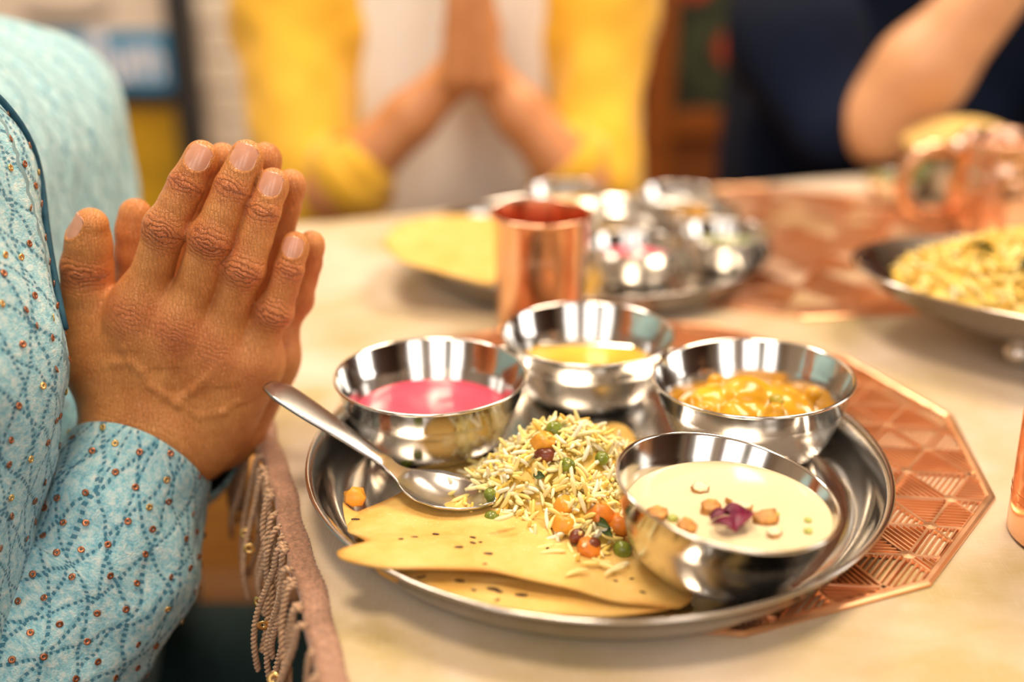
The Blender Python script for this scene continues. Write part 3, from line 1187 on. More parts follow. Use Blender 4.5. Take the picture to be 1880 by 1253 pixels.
sv, sf = ellipsoid((0, 0, 0), (0.0021, 0.0008, 0.0004), 8, 5)
me_seed = new_mesh('seed', sv, sf, MAT_SEED)
for (u, v, sz, lo) in ((800, 982, .9, 0), (760, 988, 1.0, 0), (736, 991, .7, 0), (842, 1006, 1.1, 0), (868, 998, .8, 0), (882, 997, .5, 0), (896, 1018, 1.2, 0), (1194, 1040, 1.0, 0), (1180, 1089, .8, 0), (1130, 1068, .6, 0), (1262, 1084, .9, 0), (1160, 1064, .6, 0),
                       (868, 988, .8, 0), (1070, 1000, .6, 0), (890, 1037, .6, 0), (1005, 1008, .5, 0), (652, 955, 1.2, 0), (905, 1083, 1.5, 1), (915, 1087, 1.1, 1), (957, 1094, 1.5, 1), (844, 1068, 1.2, 1), (870, 1085, .7, 1), (770, 1062, .8, 1), (778, 1060, .6, 1), (913, 1103, .7, 1)):
    Vs, nn = (lov, low_n) if lo else (upv, top_n)
    p = at(u, v, 0.012)
    for _ in range(6):
        hz_ = on_sheet(Vs, nn, p) - T
        p = at(u, v, hz_)
    inst('seed', me_seed, papad, (p[0], p[1], p[2] + 0.0003), (0, 0, random.uniform(-0.5, 0.5)), (sz, sz, 1))


def shard(name, pts, label, th=0.001):
    P = [at(*p) for p in pts]
    c = np.mean(P, 0)
    return tag(obj(name, *sheet(P, th, 5), MAT_PAPAD, None, c), label, 'papad', 'papad fragments')


shard('papad_fragment', [(765, 862, .0052), (800, 876, .0052), (840, 872, .0052), (880, 852, .0052), (885, 830, .0052), (840, 815, .0050), (780, 825, .005)], 'papad fragment poking out from under the pink yogurt bowl')
shard('papad_fragment', [(630, 925, .0125), (648, 940, .010), (668, 945, .0085), (655, 962, .009), (640, 972, .012), (632, 950, .0125)], 'small torn papad shard by the left rim of the front plate')
shard('papad_fragment', [(1090, 800, .0075), (1120, 778, .009), (1150, 785, .009), (1170, 812, .0075), (1140, 830, .006), (1100, 825, .006)], 'papad fragment sticking out behind the rice mound')

# ------------------------------------------------------------------ rice mound
def mound(x, y):
    h = 0.0305 * np.exp(-(((x - 0.030) / 0.034) ** 2 + ((y - 0.517) / 0.030) ** 2) ** 1.3)
    h = h + 0.0165 * np.exp(-((x - 0.038) / 0.021) ** 2 - ((y - 0.468) / 0.026) ** 2)
    h = h + 0.013 * np.exp(-((x + 0.004) / 0.021) ** 2 - ((y - 0.497) / 0.021) ** 2)
    return h


def grain(L, r, bend):
    n = 6
    t = np.linspace(-1, 1, n)
    P = np.stack([t * L / 2, bend * (1 - t * t) * L, np.zeros(n)], 1)
    rr = r * np.sqrt(np.clip(1 - (np.abs(t) * 0.93) ** 3.2, 0.05, 1))
    return tube(P, rr, 6)


GR = [grain(0.0102, 0.00118, b) for b in (0.0, 0.05, 0.10, -0.07)] + [grain(0.0082, 0.00120, 0.04), grain(0.0120, 0.00110, 0.08)]
parts, tones = [], []
cnt = 0
bk_c = np.array([0.0963, 0.4346])
gap = np.array([-0.045, 0.563])
while cnt < 1050:
    x, y = RNG.uniform(-0.04, 0.085), RNG.uniform(0.425, 0.575)
    h = float(mound(x, y))
    if h < 0.0022 or RNG.uniform() > min(1, 0.25 + h / 0.02):
        continue
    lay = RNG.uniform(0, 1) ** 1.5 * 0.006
    z = max(0.0085, 0.0068 + h - lay) + 0.0008
    ax_x = bk_c[0] - 0.12 * (0.045 - z) * 0 - 0.0056 + z * 0.12
    if math.hypot(x - (0.0905 + 0.12 * z), y - bk_c[1]) < 0.037 + 0.42 * z + 0.003 or math.hypot(x - gap[0], y - gap[1]) < 0.038 + 0.4 * z + 0.004:
        continue
    g = GR[RNG.integers(len(GR))]
    e = 0.004
    gx, gy = (mound(x + e, y) - mound(x - e, y)) / (2 * e), (mound(x, y + e) - mound(x, y - e)) / (2 * e)
    nrm = Vector((-gx, -gy, 1)).normalized()
    az = RNG.uniform(0, 2 * math.pi)
    tilt = RNG.normal(0, 0.5)
    tx = nrm.orthogonal().normalized()
    d = Matrix.Rotation(az, 3, nrm) @ tx
    d = (d * math.cos(tilt) + nrm * math.sin(tilt)).normalized()
    b = nrm.cross(d).normalized()
    c = d.cross(b)
    Rm = np.array([[d[k], b[k], c[k]] for k in range(3)])
    lift = abs(math.sin(tilt)) * 0.0030
    parts.append((g[0] @ Rm.T * RNG.uniform(0.85, 1.1) + np.array([x, y, T + z + lift]), g[1]))
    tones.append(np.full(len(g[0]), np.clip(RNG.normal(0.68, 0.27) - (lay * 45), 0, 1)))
    cnt += 1
# stray grains on the papad and spoon
for (u, v, h) in ((925, 950, .0205), (1110, 1040, .0135), (1130, 1048, .0135), (1085, 1035, .014), (1000, 1005, .0125), (980, 985, .0115), (890, 905, .012), (865, 880, .0105), (850, 868, .010), (840, 885, .0095), (870, 850, .011), (1060, 1052, .0145), (1140, 1040, .012), (1015, 1015, .0135)):
    p = at(u, v, h)
    g = GR[RNG.integers(len(GR))]
    az = RNG.uniform(-0.6, 0.6) if u != 925 else 0.5
    Rm = np.array(Matrix.Rotation(az, 3, 'Z'))
    parts.append((g[0] @ Rm.T + p, g[1]))
    tones.append(np.full(len(g[0]), RNG.uniform(0.4, 0.9)))
# heap core under the grains
gx_ = np.linspace(-0.042, 0.085, 64)
gy_ = np.linspace(0.425, 0.575, 64)
XX, YY = np.meshgrid(gx_, gy_, indexing='ij')
HH = np.maximum(mound(XX, YY) - 0.0030, 0) + 0.0065
ok = (mound(XX, YY) > 0.006) & (np.hypot(XX - 0.0955, YY - bk_c[1]) > 0.041 + 0.42 * HH) & (np.hypot(XX - gap[0], YY - gap[1]) > 0.042 + 0.4 * HH)
V = np.stack([XX.ravel(), YY.ravel(), T + HH.ravel()], 1)
F = []
for i in range(63):
    for j in range(63):
        if ok[i, j] and ok[i + 1, j] and ok[i, j + 1] and ok[i + 1, j + 1]:
            F.append((i * 64 + j, (i + 1) * 64 + j, (i + 1) * 64 + j + 1, i * 64 + j + 1))
used = sorted({q for f in F for q in f})
mp = {q: i for i, q in enumerate(used)}
parts.append((V[used], [tuple(mp[q] for q in f) for f in F]))
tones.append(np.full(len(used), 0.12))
V, F = join(parts)
rice = obj('rice', V, F, MAT_RICE, None, (0.028, 0.50, T + 0.007))
set_attr(rice, 'tone', np.concatenate(tones))
tag(rice, 'mound of yellow and white pilau rice in the middle of the front plate', 'rice', kind='stuff')


def pt_mound(u, v, extra=0.001):
    """where the sight line meets the rice mound"""
    h = 0.0
    d = ray(u, v)
    o = np.array([0, 0, CAMH])
    for t in np.arange(0.35, 0.8, 0.0004):
        p = o + d * t
        if p[2] < 0.0072 + max(float(mound(p[0], p[1])), 0.0):
            return np.array([p[0], p[1], T + p[2] + extra])
    return at(u, v, 0.01)


pea_v, pea_f = ellipsoid((0, 0, 0), (0.0046, 0.0046, 0.0043), 16, 10)
pea_v[:, 2] -= 0.0008 * np.exp(-((pea_v[:, 0] / 0.0014) ** 2 + (pea_v[:, 1] / 0.0014) ** 2)) * (pea_v[:, 2] > 0)
me_pea = new_mesh('pea', pea_v, pea_f, MAT_PEA)
for (u, v, s, lab) in ((1143, 1013, 1.0, 'glossy green pea at the right front foot of the rice mound'), (903, 958, 0.95, 'green pea under the tip of the steel spoon'), (900, 912, 0.75, 'green pea just behind the tip of the spoon'),
                       (1018, 793, 1.0, 'green pea on the crest of the rice mound'), (1042, 858, 0.9, 'green pea half buried in the middle of the rice mound'), (1105, 846, 0.8, 'green pea at the upper right of the rice mound')):
    p = pt_mound(u, v, 0.0012)
    tag(inst('pea', me_pea, None, p, (0.6, random.uniform(-1, 1), random.uniform(0, 3)), (s, s, s)), lab, 'pea', 'peas in the food')
for (u, v, s, lab) in ((757, 882, 0.85, 'olive green pea on the plate below the pink yogurt bowl'), (742, 866, 0.8, 'green pea half under the pink yogurt bowl')):
    p = at(u, v, PF + 0.0035)
    tag(inst('pea', me_pea, None, p, (0.3, 0.4, 1), (s, s, s)), lab, 'pea', 'peas in the food')


def chunk(seed, r, sides=6, h=0.8):
    rr = np.random.default_rng(seed)
    V = []
    for zz, f in ((-h, 0.75), (-h * 0.6, 1.0), (h * 0.6, 1.0), (h, 0.78)):
        for k in range(sides):
            a = 2 * math.pi * k / sides
            q = 1 + 0.15 * rr.normal() * (1 if abs(zz) < h else 0.5)
            V.append((r * f * q * math.cos(a), r * f * q * math.sin(a), r * zz))
    F = []
    for i in range(3):
        for k in range(sides):
            k2 = (k + 1) % sides
            F.append((i * sides + k, i * sides + k2, (i + 1) * sides + k2, (i + 1) * sides + k))
    F += [tuple(range(sides))[::-1], tuple(3 * sides + k for k in range(sides))]
    return np.array(V), F


for q, (u, v, r, mt, lab) in enumerate(((1035, 930, .0052, MAT_CARROT2, 'orange carrot cube in the rice above another carrot cube'), (1036, 966, .0058, MAT_CARROT2, 'rounded yellow-orange carrot cube low in the rice mound'), (1103, 950, .0060, MAT_CARROT, 'deep orange carrot cube at the right of the rice mound'),
                                        (1137, 966, .0060, MAT_CARROT, 'reddish carrot chunk wedged against the kheer bowl'), (1150, 938, .005, MAT_CARROT2, 'carrot piece between the rice and the kheer bowl rim'), (1000, 815, .0060, MAT_CARROT2, 'carrot piece near the top left of the rice mound'), (1082, 1012, .0055, MAT_CARROT, 'red-orange carrot bit at the front foot of the rice mound'))):
    p = pt_mound(u, v, 0.0004)
    V, F = chunk(q, r, 7, 0.7)
    Rm = np.array((Matrix.Rotation(random.uniform(0, 3), 3, 'Z') @ Matrix.Rotation(random.uniform(0.3, 1.0), 3, 'X')))
    tag(obj('carrot_piece', V @ Rm.T + p, F, mt, None, p), lab, 'carrot', 'carrot pieces')
p = at(652, 914, 0.0155)
V, F = chunk(31, 0.0052, 7, 0.5)
tag(obj('carrot_piece', V @ np.array(Matrix.Rotation(1.1, 3, 'X')).T + p, F, MAT_CARROT2, None, p), 'lone orange carrot piece at the left wall of the front plate', 'carrot', 'carrot pieces')
for q, (u, v, r, lab) in enumerate(((1003, 838, (.0065, .0042, .004), 'reddish brown bean near the top of the rice mound'), (1085, 1005, (.006, .0045, .004), 'brown bean at the lower right of the rice mound'), (1060, 985, (.005, .0035, .0035), 'dark brown bean beside the carrot cubes in the rice'))):
    p = pt_mound(u, v, 0.0003)
    V, F = ellipsoid((0, 0, 0), r, 12, 8)
    V[:, 1] += 0.25 * V[:, 0] ** 2 / r[0]
    tag(obj('bean', V @ np.array(Matrix.Rotation(0.6 * q, 3, 'Z')).T + p, F, MAT_BEAN, None, p), lab, 'bean', 'beans in the rice')


def leaf(L, wd, curl, n=6, m=5):
    V, F = [], []
    for i in range(n + 1):
        t = i / n
        ww = wd * math.sin(math.pi * min(1, t * 0.92 + 0.06))
        for j in range(m):
            s = j / (m - 1) * 2 - 1
            V.append((L * (t - 0.5), ww * s, curl * (s * s) * wd + curl * L * 0.4 * math.sin(t * 3)))
    for i in range(n):
        for j in range(m - 1):
            q = i * m + j
            F.append((q, q + 1, q + m + 1, q + m))
    V = np.array(V)
    h = len(V)
    V2 = V.copy()
    V2[:, 2] -= 0.0003
    F += [tuple(h + x for x in f[::-1]) for f in F]
    return np.concatenate([V, V2]), F


for q, (u, v, lab) in enumerate(((1108, 975, 'dark green herb leaf curled at the right of the rice mound'), (1118, 990, 'dark green herb stem piece beside the lower pea'), (990, 886, 'small olive herb bit in the middle of the rice mound'))):
    p = pt_mound(u, v, 0.0032)
    V, F = leaf((.011, .009, .006)[q], .0022, 0.5)
    Rm = np.array(Matrix.Rotation((-0.9, -1.2, -0.3)[q], 3, 'Z') @ Matrix.Rotation(0.7, 3, 'X'))
    tag(obj('herb_leaf', V @ Rm.T + p, F, MAT_HERB, None, p), lab, 'herb', 'herb leaves in the rice')

# kheer garnish
KL = 0.0375


def almond(u, v, r, seed, lab, flat=0.3):
    p = at(u, v, KL + 0.0006)
    r *= 1.25
    V, F = chunk(seed, r, 7, flat)
    V[:, 1] *= 0.75
    Rm = np.array(Matrix.Rotation(random.uniform(0, 3), 3, 'Z') @ Matrix.Rotation(random.uniform(0.1, 0.5), 3, 'X'))
    root = obj('almond_piece', V @ Rm.T + p, F, MAT_ALMOND, None, p)
    V2, F2 = chunk(seed, r * 0.93, 7, flat * 0.4)
    V2[:, 1] *= 0.75
    V2[:, 2] += r * flat * 0.78
    obj('cut_face', V2 @ Rm.T + p, F2, MAT_ALMOND_IN if seed % 2 else MAT_ALMOND, root, p)
    return tag(root, lab, 'almond', 'almond pieces on the kheer')


almond(1304, 933, .0046, 2, 'broad toasted almond piece left of the rose petals')
almond(1360, 931, .0042, 3, 'almond piece with pale cut face above the rose petals')
almond(1407, 953, .0048, 4, 'toasted almond piece right of the rose petals')
almond(1207, 946, .0046, 6, 'almond piece at the left edge of the kheer')
almond(1262, 968, .0044, 8, 'almond sliver at the lower left of the kheer')
almond(1285, 897, .0036, 5, 'pale almond flake at the back of the kheer')
almond(1345, 922, .0030, 7, 'pale almond crumb behind the rose petals')
almond(1420, 978, .0030, 9, 'pale almond crumb at the lower right of the kheer')
for q, (u, v, L, wd, rz, cu, lab) in enumerate(((1360, 962, .012, .0042, 1.1, 0.9, 'largest curled magenta rose petal in the kheer'), (1330, 972, .009, .003, -0.7, 1.0, 'narrow magenta rose petal at the lower left of the petal group'), (1322, 951, .008, .0026, 0.4, 0.8, 'small dark rose petal beside the almond piece'), (1348, 945, .009, .003, 0.1, 0.8, 'upper rose petal bridging the petal group'))):
    p = at(u, v, KL + 0.0012)
    V, F = leaf(L * 1.25, wd * 1.25, cu * 0.6)
    Rm = np.array(Matrix.Rotation(rz, 3, 'Z'))
    tag(obj('rose_petal', V @ Rm.T + p, F, MAT_PETAL, None, p), lab, 'petal', 'rose petals on the kheer')
for q, (u, v, r, lab) in enumerate(((1236, 952, .0028, 'green pistachio sliver between two almond pieces on the left of the kheer'), (1485, 975, .002, 'tiny green pistachio crumb at the right edge of the kheer'), (1424, 944, .0018, 'tiny green pistachio crumb behind the right almond piece'), (1484, 955, .0017, 'tiny pistachio speck at the right back of the kheer'))):
    p = at(u, v, KL + 0.0003)
    V, F = chunk(50 + q, r, 5, 0.35)
    tag(obj('pistachio_crumb', V + p, F, MAT_PISTA, None, p), lab, 'pistachio', 'pistachio crumbs on the kheer')

# ------------------------------------------------------------------ spoon
def build_spoon():
    tip = np.array([-0.0085, 0.4765])
    end = np.array([-0.1275, 0.5265])
    L = np.linalg.norm(end - tip)
    ax = (end - tip) / L
    sd = np.array([-ax[1], ax[0]])
    ns, m = 90, 17
    hs = [0, 0.02, 0.045, 0.054, 0.062, 0.075, 0.10, L]
    hz = [0.0180, 0.0178, 0.0195, 0.0225, 0.0275, 0.0350, 0.0462, 0.0600]
    ws = [0, 0.004, 0.012, 0.024, 0.036, 0.046, 0.051, 0.056, 0.064, 0.08, 0.105, 0.122, 0.1265, L]
    ww = [0.0006, 0.0078, 0.0135, 0.0168, 0.0160, 0.0112, 0.0066, 0.0046, 0.0042, 0.0058, 0.0080, 0.0082, 0.0066, 0.0025]
    S_ = np.concatenate([np.linspace(0, 0.06, 60), np.linspace(0.06, L, 32)[1:]])
    hzs = np.interp(S_, hs, hz)
    hzs = np.convolve(np.pad(hzs, 6, 'edge'), np.ones(13) / 13, 'valid')
    wws = np.interp(S_, ws, ww)
    wws = np.convolve(np.pad(wws, 2, 'edge'), np.ones(5) / 5, 'valid')
    V = []
    n = len(S_)
    for off in (0, 1):
        for i in range(n):
            s = S_[i]
            dep = 0.0075 * max(0, math.sin(math.pi * min(1, max(0, (s + 0.001) / 0.052)))) ** 0.75
            for j in range(m):
                t = j / (m - 1) * 2 - 1
                xy = tip + ax * s + sd * t * wws[i]
                z = hzs[i] - dep * (1 - abs(t) ** 2.2) + (0.0006 * (1 - t * t) if s > 0.06 else 0)
                V.append((xy[0], xy[1], T + z - off * (0.0012 if s < 0.055 else 0.0019)))
    F = []
    for i in range(n - 1):
        for j in range(m - 1):
            q = i * m + j
            F.append((q, q + 1, q + m + 1, q + m))
            q += n * m
            F.append((q + m, q + m + 1, q + 1, q))
    h = n * m
    for i in range(n - 1):
        for j in (0, m - 1):
            q = i * m + j
            f = (q, q + m, q + m + h, q + h)
            F.append(f if j == 0 else f[::-1])
    for j in range(m - 1):
        F.append((j, j + h, j + 1 + h, j + 1))
        q = (n - 1) * m + j
        F.append((q, q + 1, q + 1 + h, q + h))
    return np.array(V), F


sv, sf = build_spoon()
tag(obj('spoon', sv, sf, MAT_SPOON, None, (-0.03, 0.485, T + 0.0105)), 'steel spoon resting across the papad with its handle over the plate rim', 'spoon')

# ------------------------------------------------------------------ copper vessels
tum = [(0, 0.001), (0.029, 0.001), (0.0305, 0.0), (0.0315, 0.002), (0.0325, 0.03), (0.0335, 0.06), (0.0345, 0.085), (0.0362, 0.0885), (0.0366, 0.0900), (0.0358, 0.0912), (0.0345, 0.0905),
       (0.0333, 0.086), (0.0322, 0.06), (0.0312, 0.03), (0.030, 0.004), (0.028, 0.003), (0, 0.003)]
MAT_COPPER_IN = steel('copper_inside', (0.80, 0.25, 0.11), 0.3)


def tumbler(loc, s, label, hs=1.0):
    root = tag(empty('copper_tumbler', loc), label, 'tumbler', 'copper tumblers')
    V, F = lathe(tum[:11], 72)
    obj('wall', V * np.array([s, s, s * hs]) + np.array(loc), F, MAT_COPPER, root, loc)
    V, F = lathe(tum[10:], 72)
    obj('lining', V * np.array([s, s, s * hs]) + np.array(loc), F, MAT_COPPER_IN, root, loc)
    for zz in (0.018, 0.0215, 0.062):
        r = np.interp(zz, [0, 0.03, 0.06, 0.085], [0.0312, 0.0325, 0.0335, 0.0345])
        V, F = lathe([(r - 0.0002, zz - 0.0006), (r + 0.0003, zz), (r - 0.0002, zz + 0.0006)], 72)
        obj('band', V * np.array([s, s, s * hs]) + np.array(loc), F, MAT_COPPER, root, loc)
    return root


tumbler((0.0205, 0.757, T + 0.0002), 0.99, 'tall copper tumbler behind the dal bowl in the centre', 0.97)
tumbler((0.2785, 0.470, T + 0.0002), 1.03, 'copper tumbler cut off by the right edge of the picture', 1.12)

MAT_HAMMER = hammered()
mug_c = np.array([0.452, 1.005, T + 0.0026])
mug = tag(empty('copper_mug', mug_c), 'hammered round copper mug with a loop handle at the right back', 'mug')
mp_ = [(0, 0.002), (0.034, 0.002), (0.036, 0), (0.040, 0.004), (0.0455, 0.020), (0.0470, 0.042), (0.0450, 0.066), (0.0415, 0.084), (0.0425, 0.0865), (0.0415, 0.0878), (0.040, 0.0865), (0.0435, 0.066), (0.0455, 0.042), (0.044, 0.021), (0.038, 0.006), (0, 0.004)]
V, F = lathe(mp_, 64)
obj('body', V + mug_c, F, MAT_HAMMER, mug, mug_c)
hp = []
for t in np.linspace(0, 1, 30):
    a = math.pi * (0.55 + 0.95 * t) - math.pi * 0.02
    hp.append(mug_c + np.array([-0.058 + 0.034 * math.cos(a + math.pi * 0.0) * 1.0, -0.002, 0.047 + 0.034 * math.sin(a)]))
hp = [mug_c + np.array([-0.0435, 0, 0.076])] + hp[2:-2] + [mug_c + np.array([-0.0445, 0, 0.018])]
hp = np.array(hp)
for _ in range(2):
    hp[1:-1] = (hp[:-2] + hp[1:-1] * 2 + hp[2:]) / 4
V, F = tube(hp, 0.0062, 12)
obj('handle', V, F, MAT_COPPER, mug, mug_c)
V, F = ellipsoid(mug_c + np.array([-0.046, -0.004, 0.080]), (0.007, 0.007, 0.007))
obj('rivet', V, F, MAT_STEEL, mug, mug_c)

# bread behind the mug, on a bowl
MB_ = place_bowl(W3(0.462, 1.135, 0.0437), (0, 0, 1), 0.0535, 'steel bowl standing behind the copper mug under the bread')
V, F = ellipsoid((0, 0, 0), (0.064, 0.058, 0.014), 40, 16)
V[:, 2] += 0.006 * np.cos(V[:, 0] * 40) + 0.003 * np.sin(V[:, 1] * 70 + 1)
bc = np.array([0.468, 1.135, T + 0.0590])
tag(obj('fried_bread', V + bc, F, MAT_BREAD, None, bc - np.array([0, 0, 0.014])), 'puffed golden fried bread lying behind the hammered copper mug', 'bread')
MC_ = place_bowl(W3(0.393, 1.118, 0.0255), (0, 0, 1), 0.030, 'tiny steel cup of green chutney left of the copper mug handle')
liquid('green_chutney', MC_, T + 0.021, MAT_CHUTNEY, 'olive green chutney in the tiny cup near the mug handle', 'chutney', 0.001, 40)

# ------------------------------------------------------------------ rice platter at the right
pcx, pcy = 0.425, 0.705
prot = -0.335
pl_c = np.array([pcx, pcy, T])
platter = tag(empty('serving_platter', pl_c), 'oval steel platter heaped with yellow rice at the right edge', 'platter')


def oval(prof, seg=80, ax=0.19, ay=0.105):
    V, F = lathe(prof, seg)
    V = V * np.array([ax, ay, 1])
    c, s = math.cos(prot), math.sin(prot)
    V = np.stack([V[:, 0] * c - V[:, 1] * s, V[:, 0] * s + V[:, 1] * c, V[:, 2]], 1)
    return V + pl_c, F


obj('dish', *oval([(0, 0.014), (0.55, 0.014), (0.75, 0.022), (0.9, 0.036), (0.985, 0.0495), (1.0, 0.0505), (0.995, 0.052), (0.975, 0.051), (0.89, 0.038), (0.74, 0.024), (0.54, 0.016), (0, 0.016)]), MAT_STEEL_PLATE, platter, pl_c)
for (fx, fy) in ((-0.075, -0.048), (-0.075, 0.03), (0.075, -0.03), (0.075, 0.048)):
    c, s = math.cos(prot), math.sin(prot)
    q = pl_c + np.array([fx * c - fy * s, fx * s + fy * c, 0])
    V, F = ellipsoid(q + np.array([0, 0, 0.0095]), (0.0095, 0.0095, 0.0093), 16, 10)
    obj('foot', V, F, MAT_STEEL, platter, q)
parts, tones = [], []


def heap2(x, y):
    q = (x / 0.165) ** 2 + (y / 0.085) ** 2
    return 0.0385 + 0.046 * max(0, 1 - q) ** 0.8


for _ in range(1500):
    x, y = RNG.uniform(-0.155, 0.12), RNG.uniform(-0.082, 0.082)
    if (x / 0.158) ** 2 + (y / 0.08) ** 2 > 1:
        continue
    c, s = math.cos(prot), math.sin(prot)
    p = pl_c + np.array([x * c - y * s, x * s + y * c, heap2(x, y) + 0.003 * RNG.uniform(-1, 1)])
    g = GR[RNG.integers(len(GR))]
    Rm = np.array(Matrix.Rotation(RNG.uniform(0, 6.3), 3, 'Z') @ Matrix.Rotation(RNG.normal(0, 0.5), 3, 'Y'))
    parts.append((g[0] @ Rm.T * 1.35 + p, g[1]))
    tones.append(np.full(len(g[0]), np.clip(RNG.normal(0.33, 0.22), 0, 1)))
n_ = 40
V, F = [], []
for i in range(n_):
    for k in range(36):
        a = 2 * math.pi * k / 36
        f = (i + 0.02) / (n_ - 1)
        x, y = 0.160 * f * math.cos(a), 0.083 * f * math.sin(a)
        c, s = math.cos(prot), math.sin(prot)
        V.append(pl_c + np.array([x * c - y * s, x * s + y * c, heap2(x, y) - 0.003 + 0.002 * math.sin(x * 300) * math.cos(y * 340)]))
for i in range(n_ - 1):
    for k in range(36):
        k2 = (k + 1) % 36
        F.append((i * 36 + k, (i + 1) * 36 + k, (i + 1) * 36 + k2, i * 36 + k2))
parts.append((np.array(V), F))
tones.append(np.full(len(V), 0.15))
V, F = join(parts)
r2 = obj('rice', V, F, MAT_RICE, None, pl_c + np.array([0, 0, 0.016]))
set_attr(r2, 'tone', np.concatenate(tones))
tag(r2, 'blurred yellow rice with herbs heaped on the oval platter at the right', 'rice', kind='stuff')
for q, (x, y, lab) in enumerate(((-0.075, -0.045, 'green herb leaf nearest the front rim of the rice platter'), (-0.045, -0.02, 'green herb leaf in the middle of the platter rice'), (-0.105, -0.02, 'green herb leaf at the left end of the platter rice'), (-0.03, 0.03, 'green herb leaf near the top of the platter rice'))):
    c, s = math.cos(prot), math.sin(prot)
    p = pl_c + np.array([x * c - y * s, x * s + y * c, heap2(x, y) + 0.0045])
    V, F = leaf(.018, .006, 0.3)
    Rm = np.array(Matrix.Rotation(q * 1.3, 3, 'Z') @ Matrix.Rotation(0.5, 3, 'X'))
    tag(obj('herb_leaf', V @ Rm.T + p, F, MAT_HERB, None, p), lab, 'herb', 'herb leaves on the platter rice')

# ------------------------------------------------------------------ far thali contents
bl = [((1166, 447), .0375, 'small bowl of pink raita at the front of the far plate', MAT_PINK, 'pink raita in the front bowl of the far plate', 'raita'),
      ((1335, 425), .0375, 'steel bowl at the right front of the far plate', MAT_CHUTNEY, 'dark sauce in the right front bowl of the far plate', 'sauce'),
      ((1040, 350), .0400, 'steel bowl at the left back of the far plate, behind the copper tumbler', MAT_DAL, 'yellow sauce in the left back bowl of the far plate', 'sauce'),
      ((1250, 355), .0400, 'steel bowl at the back of the far plate', MAT_KHEER, 'pale pudding in the back bowl of the far plate', 'pudding'),
      ((1290, 385), .0340, 'steel bowl squeezed in the middle right of the far plate', MAT_CURRY, 'yellow curry in the middle right bowl of the far plate', 'curry')]
for (u, v), R, lab, mt, lab2, cat in bl:
    hR = PF + 0.0009 + 0.0412 * R / 0.0535
    p = at(u, v, hR)
    Mx = place_bowl(p, (0, 0, 1), R, lab)
    liquid(cat, Mx, p[2] - 0.013, mt, lab2, cat, 0.0005, 40)
pp = [(703, 445, .040), (735, 412, .036), (790, 398, .032), (860, 396, .028), (930, 402, .026), (990, 425, .024), (995, 470, .023), (960, 505, .024), (905, 522, .026), (850, 512, .030), (800, 498, .034), (740, 482, .038)]
PP = [at(*q) for q in pp]
c = np.mean(PP, 0)
V, F = sheet(PP, 0.0012)
tag(obj('papad', V, F, MAT_PAPAD, None, c), 'blurred pale yellow papad jutting left from the far plate', 'papad', 'papads')

# ------------------------------------------------------------------ the person in teal: praying hands
HY = 0.552


def hp_(u, v, dy=0.0):
    return aty(u, v, HY + dy)


FING = [  # near hand: mcp, mid proximal, pip, mid, dip, tip centre (pixel, pixel, bulge toward camera)
    ([(262, 562), (290, 482), (312, 410), (331, 370), (347, 335), (369, 287)], [.0126, .0108, .0107, .0097, .0098, .0078], [.004, .006, .008, .006, .004, .000]),
    ([(338, 592), (370, 505), (397, 428), (416, 382), (431, 341), (452, 287)], [.0128, .0110, .0111, .0100, .0099, .0080], [.005, .007, .009, .007, .005, .000]),
    ([(405, 630), (432, 552), (455, 484), (473, 432), (487, 383), (501, 336)], [.0122, .0102, .0104, .0092, .0091, .0074], [.004, .006, .008, .006, .004, .000]),
    ([(455, 668), (484, 612), (508, 565), (522, 526), (532, 491), (541, 450)], [.0112, .0094, .0095, .0083, .0083, .0067], [.001, .003, .005, .004, .003, .000])]


def hand(fld, off, near, th=None):
    """one hand; off: world offset, near: back of the hand toward the camera"""
    sg = 1.0 if near else -1.0
    P = lambda u, v, b=0.0: hp_(u, v, 0) + off + np.array([0, -b * sg, 0])
    chains = []
    for pts, R, B in FING:
        C = [P(u, v, b) for (u, v), b in zip(pts, B)]
        chains.append((C, R))
        for i in range(len(C) - 1):
            fld.cap(C[i], C[i + 1], R[i] * 0.97, R[i + 1] * 0.97, 0.0012)
        # joint swellings and finger pad
        fld.ell(C[2] + np.array([0, -0.0012 * sg, 0]), (R[2] * 1.05, R[2] * 1.0, R[2] * 1.05), 0.003)
        fld.ell(C[5] + np.array([0, 0.001 * sg, -0.002]), (R[5] * 1.02, R[5] * 0.95, R[5] * 1.15), 0.003)
    # palm: metacarpals
    bases = [(228, 742), (268, 764), (312, 784), (356, 806)]
    for (pts, R, B), bs in zip(FING, bases):
        fld.cap(P(*pts[0], B[0] * 0.6), P(*bs, 0.002), 0.0138, 0.0172, 0.016)
    fld.cap(P(300, 640, -0.004), P(285, 740, -0.003), 0.0150, 0.0170, 0.016)
    fld.cap(P(425, 690, -0.002), P(385, 780, -0.002), 0.0150, 0.0165, 0.016)
    fld.cap(P(470, 668, -0.004), P(400, 800, -0.004), 0.0120, 0.0150, 0.014)
    for (pts, R, B), dr in zip(FING, (1.0, 1.06, 0.98, 0.9)):
        c = P(*pts[0], B[0] + 0.0035)
        fld.ell(c, (0.0105 * dr, 0.0088 * dr, 0.0115 * dr), 0.006)
    return chains, P


# near hand
fld = Field((-0.285, 0.455, T - 0.115), (-0.10, 0.605, T + 0.205), 0.00085)
CH, P = hand(fld, np.zeros(3), True)
# thumb
TH = [P(222, 742, -0.002), P(182, 662, -0.004), P(158, 590, -0.006), P(155, 540, -0.005), P(154, 497, -0.005), P(158, 450, -0.004), P(163, 417, -0.003)]
TR = [.0205, .0180, .0150, .0130, .0130, .0112, .0092]
for i in range(len(TH) - 1):
    fld.cap(TH[i], TH[i + 1], TR[i], TR[i + 1], 0.004 if i > 1 else 0.012)
# web between thumb and index
fld.cap(P(200, 690, -0.004), P(245, 600, -0.001), 0.0135, 0.0115, 0.018)
